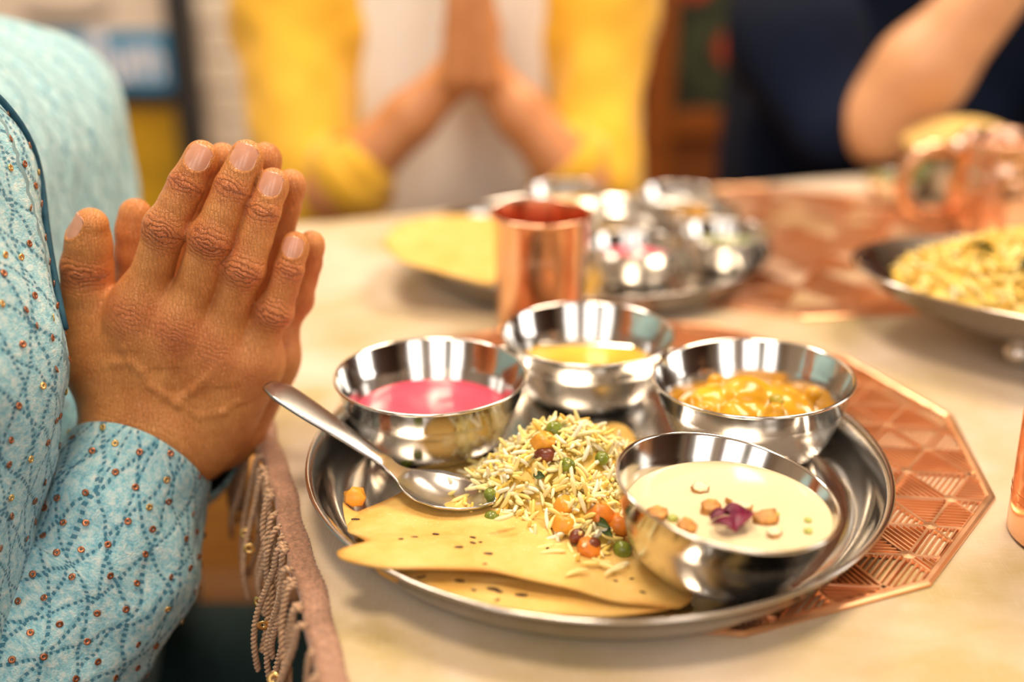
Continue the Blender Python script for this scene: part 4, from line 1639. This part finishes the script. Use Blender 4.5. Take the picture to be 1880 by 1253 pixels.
# wrist and forearm
wr = [P(300, 790, -0.002), P(262, 850, -0.004)]
EL = np.array([-0.335, 0.425, T - 0.145])
fdir = (EL - P(285, 815)) / np.linalg.norm(EL - P(285, 815))
for du, r in ((-34, .0225), (0, .0235), (36, .0215)):
    a_ = P(292 + du, 792 + du * 0.45, -0.001)
    fld.cap(a_, P(285, 815) + fdir * 0.035 + (a_ - P(285, 815)) * 0.55, r * 0.98, .0235, 0.018)
fld.cap(P(285, 815) + fdir * 0.02, P(285, 815) + fdir * 0.085, .029, .033, 0.015)
fld.ell(P(368, 822, 0.006), (0.010, 0.008, 0.010), 0.010)
# tendons and veins on the back of the hand
def vein(pts, r, b):
    C = [P(u, v, b_ + 0.0020) for (u, v), b_ in zip(pts, b)]
    for i in range(len(C) - 1):
        fld.cap(C[i], C[i + 1], r, r, 0.0028)


vein([(205, 655), (232, 642), (262, 640), (282, 655), (300, 682), (325, 698), (345, 712)], 0.0020, [.0135, .0150, .0158, .0162, .0168, .0170, .0172])
vein([(262, 640), (250, 615), (262, 590)], 0.0017, [.0158, .0155, .0150])
vein([(345, 712), (372, 690), (395, 668), (420, 640)], 0.0018, [.0172, .0172, .0165, .0150])
vein([(318, 765), (340, 757), (362, 768), (345, 790)], 0.0019, [.0180, .0186, .0186, .0182])
vein([(345, 712), (385, 735), (425, 728), (450, 712)], 0.0016, [.0172, .0172, .0165, .0150])
vein([(335, 625), (318, 690), (300, 745)], 0.0022, [.0150, .0160, .0168])
vein([(398, 655), (372, 712), (342, 765)], 0.0022, [.0138, .0156, .0170])
NV, NQ = fld.mesh(1)
NN = vnormals(NV, NQ)
dors = np.clip(-NN[:, 1] * 1.4 + 0.1, 0, 1)
cw = np.zeros(len(NV))
cs = np.zeros(len(NV))
kn = np.zeros(len(NV))
joints = []
for C, R in CH:
    for ji, sg_, amp in ((2, 0.0085, 1.0), (4, 0.0052, 0.85), (0, 0.0100, 0.55)):
        d = C[min(ji + 1, 5)] - C[max(ji - 1, 0)]
        joints.append((C[ji], d / np.linalg.norm(d), sg_, amp, R[ji]))
d = TH[5] - TH[3]
joints.append((TH[4], d / np.linalg.norm(d), 0.007, 0.9, TR[4]))
wd_ = (P(300, 700) - P(285, 815))
joints.append((P(262, 775), wd_ / np.linalg.norm(wd_), 0.014, 0.35, 0.03))
for J, d, sg_, amp, R in joints:
    rel = NV - J
    s_ = rel @ d
    rad = np.linalg.norm(rel - np.outer(s_, d), axis=1)
    lat = np.linalg.norm((rel - np.outer(s_, d)) * np.array([1, 0, 1]), axis=1)
    wgt = amp * np.exp(-(lat / (R * 0.95)) ** 4) * np.exp(-(s_ / sg_) ** 2) * np.exp(-np.clip(rad - R * 1.25, 0, None) / 0.003) * (dors if sg_ < 0.0135 else 1)
    better = wgt > cw
    cs[better] = (np.sign(s_) * np.sqrt(s_ ** 2 + (0.42 * lat) ** 2))[better]
    cw = np.maximum(cw, wgt)
    kn = np.maximum(kn, np.exp(-(s_ / (sg_ * 1.1)) ** 2) * np.exp(-np.clip(rad - R * 1.3, 0, None) / 0.004) * dors * (1 if sg_ < 0.0135 else 0))
# small real relief: knuckle folds
NV = NV - NN * (cw * 0.00028 * (0.5 + 0.5 * np.cos(cs * 2300)))[:, None]

# far hand
OFF = np.array([0.0045, 0.0235, -0.006])
fl2 = Field((-0.285, 0.555, T - 0.115), (-0.09, 0.70, T + 0.205), 0.0015)
CH2, P2 = hand(fl2, OFF, False)
TH2 = [P2(235, 735, 0.0), P2(222, 660, 0.0), P2(212, 585, 0.004), P2(209, 530, 0.004), P2(207, 475, 0.004), P2(203, 430, 0.003), P2(201, 398, 0.002)]
for i in range(len(TH2) - 1):
    fl2.cap(TH2[i], TH2[i + 1], TR[i] * 0.95, TR[i + 1] * 0.97, 0.004 if i > 1 else 0.012)
EL2 = np.array([-0.335, 0.80, T - 0.145])
f2 = (EL2 - P2(300, 815)) / np.linalg.norm(EL2 - P2(300, 815))
for du, r in ((-34, .0225), (0, .0235), (36, .0215)):
    a_ = P2(305 + du, 792 + du * 0.45, 0.001)
    fl2.cap(a_, P2(300, 815) + f2 * 0.035 + (a_ - P2(300, 815)) * 0.55, r * 0.98, .0235, 0.018)
fl2.cap(P2(300, 815) + f2 * 0.02, P2(300, 815) + f2 * 0.10, .029, .033, 0.015)
FV, FQ = fl2.mesh(1)
def nail(C, R, hw, hl, nrm, shift=0.0):
    """plate fitted to the finger's own surface"""
    d = C[-1] - C[-2]
    d /= np.linalg.norm(d)
    n = np.asarray(nrm, float)
    n = n - d * (n @ d)
    n /= np.linalg.norm(n)
    sd = np.cross(d, n)
    c = C[-1] + d * shift
    rel = NV0 - c
    x, y, zz = rel @ sd, rel @ d, rel @ n
    sel = (np.abs(x) < hw * 1.0) & (y > -hl * 1.15) & (y < hl * 0.8) & (zz > 0.001) & (zz < R[-1] * 1.7)
    A = lambda x, y: np.stack([np.ones_like(x), x, y, x * x, y * y, x * x * y], 1)
    co, *_ = np.linalg.lstsq(A(x[sel], y[sel]), zz[sel], rcond=None)
    # nail fold: flesh pushed up around the plate, sunk below it
    near_ = (zz > 0) & (zz < R[-1] * 1.7) & (np.abs(x) < hw * 1.5) & (np.abs(y) < hl * 1.6)
    q = np.sqrt((x / hw) ** 2 + (np.maximum(-y, 0) / hl) ** 2 + (np.maximum(y, 0) / (hl * 1.5)) ** 2)
    up = np.exp(-((q - 1.16) / 0.12) ** 2) * 0.00055 * np.clip(1 - y / hl, 0, 1) - 0.0007 * np.clip((0.98 - q) * 6, 0, 1)
    NV[near_] += np.outer(up[near_], n)
    V, F = [], []
    ni, nj = 14, 16
    for k in (0, 1):
        for j in range(nj + 1):
            tj = j / nj * 2 - 1
            wf = math.sqrt(max(0.03, 1 - max(0, (abs(tj) - 0.35) / 0.65) ** 2.2 * 0.95))
            for i in range(ni + 1):
                ti = (i / ni * 2 - 1) * wf
                xx, yy = hw * ti, hl * tj
                z = float(co @ np.array([1, xx, yy, xx * xx, yy * yy, xx * xx * yy]))
                V.append(c + sd * xx + d * yy + n * (z + 0.00015 - k * 0.0006))
        st = k * (nj + 1) * (ni + 1)
        for j in range(nj):
            for i in range(ni):
                q_i = st + j * (ni + 1) + i
                f = (q_i, q_i + 1, q_i + ni + 2, q_i + ni + 1)
                F.append(f if k == 0 else f[::-1])
    W_ = ni + 1
    H_ = (nj + 1) * W_
    for j in range(nj):
        for i in (0, ni):
            q_i = j * W_ + i
            F.append((q_i, q_i + W_, q_i + W_ + H_, q_i + H_))
    for i in range(ni):
        for j in (0, nj):
            q_i = j * W_ + i
            F.append((q_i, q_i + 1, q_i + 1 + H_, q_i + H_))
    return np.array(V), F, c


NV0 = NV.copy()
nails = []
for (C, R), hw, hl in zip(CH, (.0062, .0065, .0058, .0052), (.0068, .0070, .0064, .0056)):
    nails.append(nail(C, R, hw, hl, (0.02, -1, 0.10), -0.0008))
nails.append(nail(TH, TR, .0060, .0068, (-0.80, -0.6, 0.0), 0.0))
BV = np.concatenate([NV, FV])
BQ = np.concatenate([NQ, FQ + len(NV)])
root1 = np.array([-0.40, 0.68, 0.45])
person1 = obj('person', BV, BQ, MAT_SKIN, None, root1)
z0 = np.zeros(len(FV))
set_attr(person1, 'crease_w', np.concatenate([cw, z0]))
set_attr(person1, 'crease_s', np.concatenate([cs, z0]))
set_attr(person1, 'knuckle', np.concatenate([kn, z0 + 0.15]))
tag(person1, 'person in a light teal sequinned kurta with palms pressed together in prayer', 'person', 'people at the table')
for V, F, c in nails:
    obj('fingernail', V, F, MAT_NAIL, person1, c)

# ---- kurta (clothing of the person in teal)
fk = Field((-0.66, 0.30, T - 0.34), (-0.19, 1.0, T + 0.27), 0.0035)
fk.rbox((-0.470, 0.705, T - 0.093), (0.09, 0.125, 0.215), 0.09, 0.02)
fk.ell((-0.50, 0.705, T + 0.105), (0.14, 0.19, 0.115), 0.05)
SH = np.array([-0.318, 0.530, T + 0.158])
UA = np.array([-0.307, 0.488, T + 0.080])
fk.cap(np.array([-0.45, 0.60, T + 0.11]), SH + np.array([-0.03, 0, -0.01]), .085, .070, 0.004)
fk.chain([SH, UA, np.array([-0.326, 0.455, T - 0.04]), EL + np.array([-0.005, 0.0, 0.02])], [.080, .080, .078, .070], 0.003)
fk.chain([np.array([-0.43, 0.86, T + 0.09]), np.array([-0.40, 0.86, T - 0.02]), EL2], [.085, .075, .06], 0.03)
fk.rbox((-0.47, 0.68, T - 0.29), (0.10, 0.13, 0.03), 0.08, 0.05)
KV, KQ = fk.mesh(2)
KN = vnormals(KV, KQ)
fold = smooth_noise(KV * np.array([1, 1, 0.45]), 48, 21) * 0.0042 + smooth_noise(KV, 95, 22) * 0.0018 + smooth_noise(KV, 300, 23) * 0.0004
KV = KV + KN * fold[:, None]
kurta = obj('kurta', KV, KQ, MAT_TEAL, person1, (-0.4, 0.68, T - 0.2))
ra_ = np.hypot(KV[:, 0] + 0.312, KV[:, 1] - 0.47)
on_arm = (ra_ < 0.098) & (KV[:, 1] < 0.575)
kuv = np.stack([np.where(on_arm, np.arctan2(KV[:, 0] + 0.312, 0.47 - KV[:, 1]) * 0.08, np.arctan2(KV[:, 1] - 0.705, KV[:, 0] + 0.62) * 0.26 + 0.5), KV[:, 2] - np.where(on_arm, 0, 0.3 * KV[:, 0]), np.zeros(len(KV))], 1)
set_attr(kurta, 'cloth_uv', kuv, 'FLOAT_VECTOR')


def sleeve(centers, radii, up, seed, bulge, name, lip=True):
    """cloth tube; first ring is the open cuff, which turns inward"""
    C = np.array(centers)
    n = len(C)
    d = np.concatenate([[0], np.cumsum(np.linalg.norm(np.diff(C, axis=0), axis=1))])
    ns = 90
    s = np.linspace(0, d[-1], ns)
    CC = np.stack([np.interp(s, d, C[:, k]) for k in range(3)], 1)
    RA = np.interp(s, d, [r[0] for r in radii])
    RB = np.interp(s, d, [r[1] for r in radii])
    for _ in range(6):
        CC[1:-1] = (CC[:-2] + 2 * CC[1:-1] + CC[2:]) / 4
    tg = np.gradient(CC, axis=0)
    tg /= np.linalg.norm(tg, axis=1)[:, None]
    seg = 120
    V, U = [], []
    rows = []
    # inner lining rows first (from deep inside out to the lip)
    for i in (12, 8, 5, 2, 1):
        rows.append((i, -0.0022))
    rows.append((0, -0.0020))
    for i in range(ns):
        rows.append((i, 0.0 if i > 0 else -0.0004))
    for (i, off) in rows:
        a = np.cross(tg[i], up)
        a /= np.linalg.norm(a)
        b = np.cross(a, tg[i])
        for k in range(seg):
            t = 2 * math.pi * k / seg
            ct, st = math.cos(t), math.sin(t)
            p = CC[i] + (RA[i] + off) * ct * a + (RB[i] + off) * st * b
            damp = max(0, 1 - s[i] / 0.05)
            p = p - tg[i] * bulge(t) * damp
            V.append(p)
            U.append((t * 0.045, s[i], 0))
    V = np.array(V)
    U = np.array(U)
    R_ = len(rows)
    F = []
    for i in range(R_ - 1):
        for k in range(seg):
            k2 = (k + 1) % seg
            F.append((i * seg + k, (i + 1) * seg + k, (i + 1) * seg + k2, i * seg + k2))
    Q = np.array(F)
    N = vnormals(V, Q)
    amp = np.clip(np.array([s[i] for i, _ in rows for _ in range(seg)]) / 0.03, 0.15, 1)
    f = (smooth_noise(V * np.array([1, 1, 0.6]), 75, seed) * 0.0034 + smooth_noise(V, 150, seed + 1) * 0.0013 + smooth_noise(V, 420, seed + 2) * 0.0004) * amp
    inner = np.arange(len(V)) < 6 * seg
    V = V + N * np.where(inner, f * 0.2, f)[:, None]
    o = obj(name, V, Q, MAT_TEAL, person1, V.mean(0))
    set_attr(o, 'cloth_uv', U, 'FLOAT_VECTOR')
    return o, V, Q, N


ax0 = P(280, 812)
dn = np.array([0, 0, -1.0])
sag = np.array([0.55, 0.0, -0.835])
c_ = [ax0 + fdir * 0.006, ax0 + fdir * 0.03 + sag * 0.008, ax0 + fdir * 0.065 + sag * 0.021, ax0 + fdir * 0.11 + sag * 0.020, ax0 + fdir * 0.17 + sag * 0.010, EL + np.array([-0.01, 0, 0])]
s1, SV, SQ, SN = sleeve(c_, [(.040, .040), (.046, .046), (.054, .053), (.057, .056), (.060, .058), (.066, .062)], np.array([0.0, -1.0, 0.25]), 61,
                        lambda t: 0.016 * max(0, math.sin(t)) ** 1.5 - 0.004, 'sleeve')
ax2 = P2(300, 815)
c2 = [ax2 + f2 * 0.018, ax2 + f2 * 0.05, ax2 + f2 * 0.11, EL2]
s2, SV2, SQ2, SN2 = sleeve(c2, [(.041, .041), (.044, .044), (.050, .050), (.06, .06)], np.array([0.0, -1.0, 0.25]), 71, lambda t: 0.0, 'sleeve')

# dark tube added as the shaded crevice between the near arm and the chest
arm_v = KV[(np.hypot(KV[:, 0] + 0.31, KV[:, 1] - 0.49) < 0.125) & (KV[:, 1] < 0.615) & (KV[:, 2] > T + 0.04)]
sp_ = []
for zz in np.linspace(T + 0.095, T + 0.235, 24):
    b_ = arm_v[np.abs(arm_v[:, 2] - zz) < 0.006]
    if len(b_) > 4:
        k_ = np.argmax(b_ @ np.array([0.93, 0.36, 0.0]))     # the outer edge of the arm's front
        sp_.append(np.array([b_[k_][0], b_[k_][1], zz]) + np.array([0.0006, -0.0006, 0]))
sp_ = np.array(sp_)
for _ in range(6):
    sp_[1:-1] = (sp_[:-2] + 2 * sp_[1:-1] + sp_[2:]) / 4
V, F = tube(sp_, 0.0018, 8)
obj('crevice_shade_tube', V, F, MAT_TEAL_CREVICE, kurta, sp_[0])
# sequins scattered on the cloth that faces the room
seq_v, seq_f = lathe([(0.0005, 0.0002), (0.0017, 0.0000), (0.0019, 0.0003), (0.0017, 0.0005), (0.0005, 0.0006), (0.0005, 0.0002)], 10)
me_sq = [new_mesh('sequin', seq_v, seq_f, MAT_SEQUIN_BRONZE), new_mesh('sequin', seq_v, seq_f, MAT_SEQUIN_GOLD)]


def proj(p):
    d = np.asarray(p) - np.array([0, 0, T + CAMH])
    Z = d[1] * math.cos(PITCH) - d[2] * math.sin(PITCH)
    Y = d[1] * math.sin(PITCH) + d[2] * math.cos(PITCH)
    return 940 + FPX * d[0] / Z, 626.5 - FPX * Y / Z


nsq = 0
camp = np.array([0, 0, T + CAMH])
for (VV, NNm, par, mn, cap_) in ((KV, KN, kurta, 0.0098, 200), (SV, SN, s1, 0.0122, 80), (SV2, SN2, s2, 0.014, 6)):
    order = np.random.default_rng(3).permutation(len(VV))
    got = np.zeros((0, 3))
    for i in order:
        p, nrm = VV[i], NNm[i]
        if nrm @ (camp - p) < 0.0 or (par is not kurta and i < 6 * 120):
            continue
        u, v = proj(p)
        if not (-25 < u < 430 and -25 < v < 1275) or (par is kurta and p[1] > 0.66):
            continue
        if len(got) and np.min(np.linalg.norm(got - p, axis=1)) < mn * random.uniform(0.9, 1.5):
            continue
        got = np.vstack([got, p])
        q = Vector(nrm).to_track_quat('Z', 'Y')
        tlt = Matrix.Rotation(random.uniform(-0.35, 0.35), 3, 'X') @ Matrix.Rotation(random.uniform(-0.35, 0.35), 3, 'Y')
        inst('sequin', me_sq[0 if random.random() < 0.8 else 1], par, p + nrm * 0.0004, (q.to_matrix() @ tlt).to_euler())
        if len(got) >= cap_:
            break

# trousers
ft = Field((-0.6, 0.46, T - 0.75), (0.16, 0.98, T - 0.13), 0.006)
ft.chain([(-0.45, 0.62, T - 0.325), (-0.02, 0.60, T - 0.325), (0.0, 0.62, T - 0.68)], [.08, .066, .05], 0.03)
ft.chain([(-0.45, 0.74, T - 0.325), (-0.02, 0.76, T - 0.325), (0.0, 0.78, T - 0.68)], [.08, .066, .05], 0.03)
TV, TQ = ft.mesh(1)
obj('trousers', TV, TQ, MAT_TROUSERS, person1, root1)

# ------------------------------------------------------------------ the person in yellow
PY = 1.215
q_ = lambda u, v, y=PY: aty(u, v, y)
fp = Field((-0.34, 1.10, T - 0.05), (0.20, 1.36, T + 0.36), 0.0032)
hl_b, hr_b = q_(838, 150), q_(893, 150)
hz0 = hl_b[2]
cx_ = (hl_b[0] + hr_b[0]) / 2
for sg_ in (-1, 1):
    wx = cx_ + sg_ * 0.015
    wrist = np.array([wx + sg_ * 0.004, PY + 0.01, hz0 + 0.004])
    # palm seen edge on: thin in x, wide in depth
    for k in range(4):
        yy = PY - 0.028 + 0.019 * k
        kn_ = np.array([cx_ + sg_ * 0.0125, yy, hz0 + 0.095 + 0.004 * (1.5 - abs(k - 1.5))])
        fp.cap(np.array([wx, PY - 0.018 + 0.013 * k, hz0 + 0.01]), kn_, .0150, .0118, 0.012)
        L_ = (0.060, 0.075, 0.082, 0.074)[k]
        mid = kn_ + np.array([sg_ * 0.001, 0.0, L_ * 0.5])
        fp.chain([kn_, mid, np.array([cx_ + sg_ * 0.0085, yy, kn_[2] + L_])], [.0098, .0090, .0070], 0.002)
    fp.chain([wrist, np.array([wx + sg_ * 0.004, PY + 0.045, hz0 + 0.05]), np.array([cx_ + sg_ * 0.012, PY + 0.058, hz0 + 0.105])], [.016, .013, .009], 0.006)
    el = q_(612, 352, PY - 0.01) if sg_ < 0 else q_(1062, 335, PY - 0.01)
    fp.chain([wrist, wrist + (el - wrist) * 0.35, el], [.0235, .028, .037], 0.014)
V, Q = fp.mesh(1)
r2_ = np.array([-0.075, 1.42, 0.45])
person2 = tag(obj('person', V, Q, MAT_SKIN2, None, r2_), 'blurred person in an open mustard yellow shirt over white, hands joined', 'person', 'people at the table')
# white shirt
fs = Field((-0.33, 1.20, T - 0.32), (0.20, 1.62, T + 0.46), 0.006)
fs.rbox((-0.078, 1.43, T + 0.03), (0.095, 0.035, 0.27), 0.07, 0.02)
fs.cap((-0.19, 1.44, T + 0.33), (0.035, 1.44, T + 0.33), .065, .065, 0.06)
V, Q = fs.mesh(1)
N = vnormals(V, Q)
V = V + N * (smooth_noise(V * np.array([1, 1, 0.4]), 60, 31) * 0.004)[:, None]
obj('white_shirt', V, Q, MAT_WHITESHIRT, person2, r2_)
# yellow overshirt: side panels, sleeves and rolled cuffs
fy = Field((-0.46, 1.08, T - 0.33), (0.32, 1.62, T + 0.50), 0.005)
fy.chain([(-0.215, 1.37, T + 0.34), (-0.218, 1.365, T + 0.15), (-0.213, 1.375, T - 0.3)], [.058, .056, .056], 0.02)
fy.chain([(0.060, 1.37, T + 0.34), (0.073, 1.365, T + 0.15), (0.073, 1.375, T - 0.3)], [.050, .048, .048], 0.02)
elL, elR = q_(590, 372, PY + 0.03), q_(1085, 350, PY + 0.03)
fy.chain([(-0.262, 1.42, T + 0.36), (-0.266, 1.36, T + 0.16), elL + np.array([-0.012, 0.0, 0.005])], [.068, .062, .060], 0.02)
fy.chain([(0.10, 1.42, T + 0.36), (0.112, 1.36, T + 0.16), elR + np.array([0.004, 0, 0.005])], [.064, .056, .050], 0.02)
fy.cap(elL, q_(652, 322, PY), .056, .047, 0.012)
fy.cap(elR, q_(1040, 300, PY), .048, .042, 0.012)
fy.rbox((-0.078, 1.50, T + 0.05), (0.16, 0.04, 0.30), 0.05, 0.04)
V, Q = fy.mesh(1)
N = vnormals(V, Q)
V = V + N * (smooth_noise(V * np.array([1, 1, 0.5]), 42, 41) * 0.007 + smooth_noise(V, 90, 42) * 0.002)[:, None]
ys = obj('yellow_overshirt', V, Q, MAT_YELLOW, person2, r2_)
for (a_, b_, r_) in ((q_(628, 340, PY + 0.005), q_(668, 306, PY), .052), (q_(1062, 320, PY + 0.005), q_(1026, 286, PY), .046)):
    dd = (b_ - a_) / np.linalg.norm(b_ - a_)
    pr = [(r_, 0.0), (r_ + 0.003, 0.006), (r_ + 0.002, 0.030), (r_ - 0.003, 0.034), (r_ - 0.006, 0.030), (r_ - 0.006, 0.0)]
    V, F = lathe(pr, 48)
    Rm = np.array(Vector((0, 0, 1)).rotation_difference(Vector(dd)).to_matrix())
    obj('rolled_cuff', V @ Rm.T + a_, F, MAT_YELLOW, ys, a_)

# ------------------------------------------------------------------ the person in navy
NY = 1.27
n_ = lambda u, v, y=NY: aty(u, v, y)
fn = Field((0.28, 1.10, T - 0.04), (0.72, 1.45, T + 0.36), 0.004)
elb = n_(1612, 222)
wr_ = n_(1900, -105, NY - 0.05)
fn.chain([elb, elb + (wr_ - elb) * 0.3, wr_], [.050, .050, .031], 0.02)
fn.chain([wr_, wr_ + np.array([0.01, -0.005, 0.05])], [.03, .034], 0.012)
for k in range(4):
    fn.chain([wr_ + np.array([0.0, -0.02 + 0.017 * k, 0.06]), wr_ + np.array([0.012, -0.026 + 0.018 * k, 0.105])], [.0125, .0095], 0.004)
V, Q = fn.mesh(1)
r3_ = np.array([0.52, 1.5, 0.45])
person3 = tag(obj('person', V, Q, MAT_SKIN3, None, r3_), 'blurred person in a navy shirt raising a bare forearm beside the copper mug', 'person', 'people at the table')
fb = Field((0.22, 1.18, T - 0.33), (0.92, 1.80, T + 0.56), 0.007)
fb.rbox((0.54, 1.55, T + 0.05), (0.14, 0.05, 0.34), 0.10, 0.03)
fb.chain([(0.40, 1.50, T + 0.36), (0.355, 1.45, T + 0.20), n_(1462, 90, NY + 0.08), n_(1532, 222, NY + 0.025)], [.085, .075, .068, .054], 0.03)
fb.chain([(0.72, 1.50, T + 0.36), (0.76, 1.44, T + 0.18), (0.70, 1.32, T + 0.06)], [.08, .07, .06], 0.03)
V, Q = fb.mesh(1)
N = vnormals(V, Q)
V = V + N * (smooth_noise(V, 38, 51) * 0.009)[:, None]
obj('navy_shirt', V, Q, MAT_NAVY, person3, r3_)

# ------------------------------------------------------------------ bench
bno = np.array([-0.38, 1.36, 0.0])
MAT_BENCH = plank_mat('honey_wood', (0.60, 0.27, 0.06), (0.80, 0.42, 0.11))
bench = tag(empty('wooden_bench', bno), 'honey brown wooden bench under the person in yellow, beyond the table edge', 'bench')
for k_ in range(4):
    V, F = bevel_box((-0.95, 1.17 + 0.095 * k_, 0.385), (0.20, 1.26 + 0.095 * k_, 0.41), 0.003)
    obj('slat', V, F, MAT_BENCH, bench, bno, False)
obj('apron', *bevel_box((-0.93, 1.175, 0.26), (0.18, 1.20, 0.385), 0.003), MAT_BENCH, bench, bno, False)
for lx in (-0.90, 0.12):
    for ly in (1.21, 1.50):
        obj('leg', *bevel_box((lx, ly, 0.0), (lx + 0.05, ly + 0.05, 0.385), 0.003), MAT_BENCH, bench, bno, False)

# ------------------------------------------------------------------ background furniture
BYD = 2.22
bx0, bx1 = -1.16, aty(318, 100, BYD)[0]
zt = lambda v: aty(250, v, BYD)[2]
bo = np.array([(bx0 + bx1) / 2, BYD, 0])
board = tag(empty('display_board', bo), 'black framed display board with a blue banner and a mustard panel behind the teal kurta', 'sign')


def bpart(name, x0, x1, z0, z1, y0, y1, mat, parent=None):
    return obj(name, *bevel_box((x0, y0, z0), (x1, y1, z1), 0.002), mat, parent or board, ((x0 + x1) / 2, y0, z0), False)


fw = 0.045
bpart('frame_post', bx1, bx1 + fw, 0.0, 1.35, BYD - 0.03, BYD + 0.03, MAT_BLACK)
bpart('frame_post', bx0 - fw, bx0, 0.0, 1.35, BYD - 0.03, BYD + 0.03, MAT_BLACK)
bpart('frame_rail', bx0, bx1, zt(190), zt(164), BYD - 0.03, BYD + 0.03, MAT_BLACK)
bpart('frame_rail', bx0, bx1, 1.31, 1.35, BYD - 0.03, BYD + 0.03, MAT_BLACK)
bpart('poster', bx0, bx1, zt(164), 1.31, BYD - 0.005, BYD + 0.01, MAT_POSTER)
ban = bpart('blue_banner', bx0, bx1, zt(164), zt(56), BYD - 0.009, BYD - 0.005, MAT_BLUE)
fc = bpy.data.curves.new('lettering', 'FONT')
fc.body = 'edlum'
fc.size = 0.125
fc.extrude = 0.001
fc.offset = 0.004
fc.materials.append(MAT_PRINTWHITE)
tx = bpy.data.objects.new('lettering', fc)
COL.objects.link(tx)
bpy.context.view_layer.update()
tmp = bpy.data.meshes.new_from_object(tx)
bpy.data.objects.remove(tx)
co_ = np.array([v.co[:] for v in tmp.vertices])
wdt = co_[:, 0].max()
tgt_w = bx1 - 0.02 - aty(105, 110, BYD)[0]
for v in tmp.vertices:
    v.co = (v.co.x * tgt_w / wdt, v.co.z, v.co.y)
lt = bpy.data.objects.new('lettering', tmp)
COL.objects.link(lt)
lt.parent = ban
lt.location = Vector((aty(105, 110, BYD)[0], BYD - 0.0105, zt(143))) - world_org(ban)
ar = []
for t in np.linspace(0, 1, 30):
    u = 40 + 165 * t
    vv = 26 + 6 * math.sin(math.pi * t) - 14 * max(0, t - 0.7) / 0.3
    ar.append(aty(u, vv, BYD - 0.008))
V, F = tube(np.array(ar), [0.004 + 0.008 * math.sin(math.pi * min(1, 0.15 + t * 0.8)) for t in np.linspace(0, 1, 30)], 8)
V[:, 1] = BYD - 0.007 + (V[:, 1] - V[:, 1].mean()) * 0.1
obj('grey_arc', V, F, MAT_PRINTGREY, board, ar[0])
bpart('mustard_panel', bx0, bx1, 0.28, zt(190), BYD - 0.005, BYD + 0.01, MAT_YELPANEL)
bpart('frame_rail', bx0, bx1, 0.24, 0.28, BYD - 0.03, BYD + 0.03, MAT_BLACK)

SYD = 2.25
so = np.array([0.42, SYD, 0])
scr = tag(empty('wooden_screen', so), 'dark wooden screen with red floral panels between the two people', 'screen')


def spart(name, x0, x1, z0, z1, y0, y1, mat):
    return obj(name, *bevel_box((x0, y0, z0), (x1, y1, z1), 0.003), mat, scr, ((x0 + x1) / 2, y0, z0), False)


sx = lambda u: aty(u, 120, SYD)[0]
sz = lambda v: aty(1240, v, SYD)[2]
MAT_SCREENWOOD = plank_mat('orange_brown_wood', (0.15, 0.040, 0.006), (0.30, 0.085, 0.010))
for u0, u1 in ((1010, 1050), (1182, 1236), (1400, 1450), (1600, 1650)):
    spart('post', sx(u0), sx(u1), 0.0, 1.55, SYD - 0.03, SYD + 0.03, MAT_SCREENWOOD)
for (z0, z1) in ((sz(250), sz(202)), (1.50, 1.56), (0.08, 0.14)):
    spart('rail', sx(1012), sx(1648), z0, z1, SYD - 0.022, SYD + 0.022, MAT_SCREENWOOD)
for u0, u1 in ((1050, 1182), (1236, 1400), (1450, 1600)):
    spart('floral_panel', sx(u0), sx(u1), sz(202), 1.50, SYD - 0.006, SYD + 0.006, MAT_FLORAL)
    spart('lower_panel', sx(u0), sx(u1), 0.14, sz(250), SYD - 0.006, SYD + 0.006, MAT_DARKWOOD)
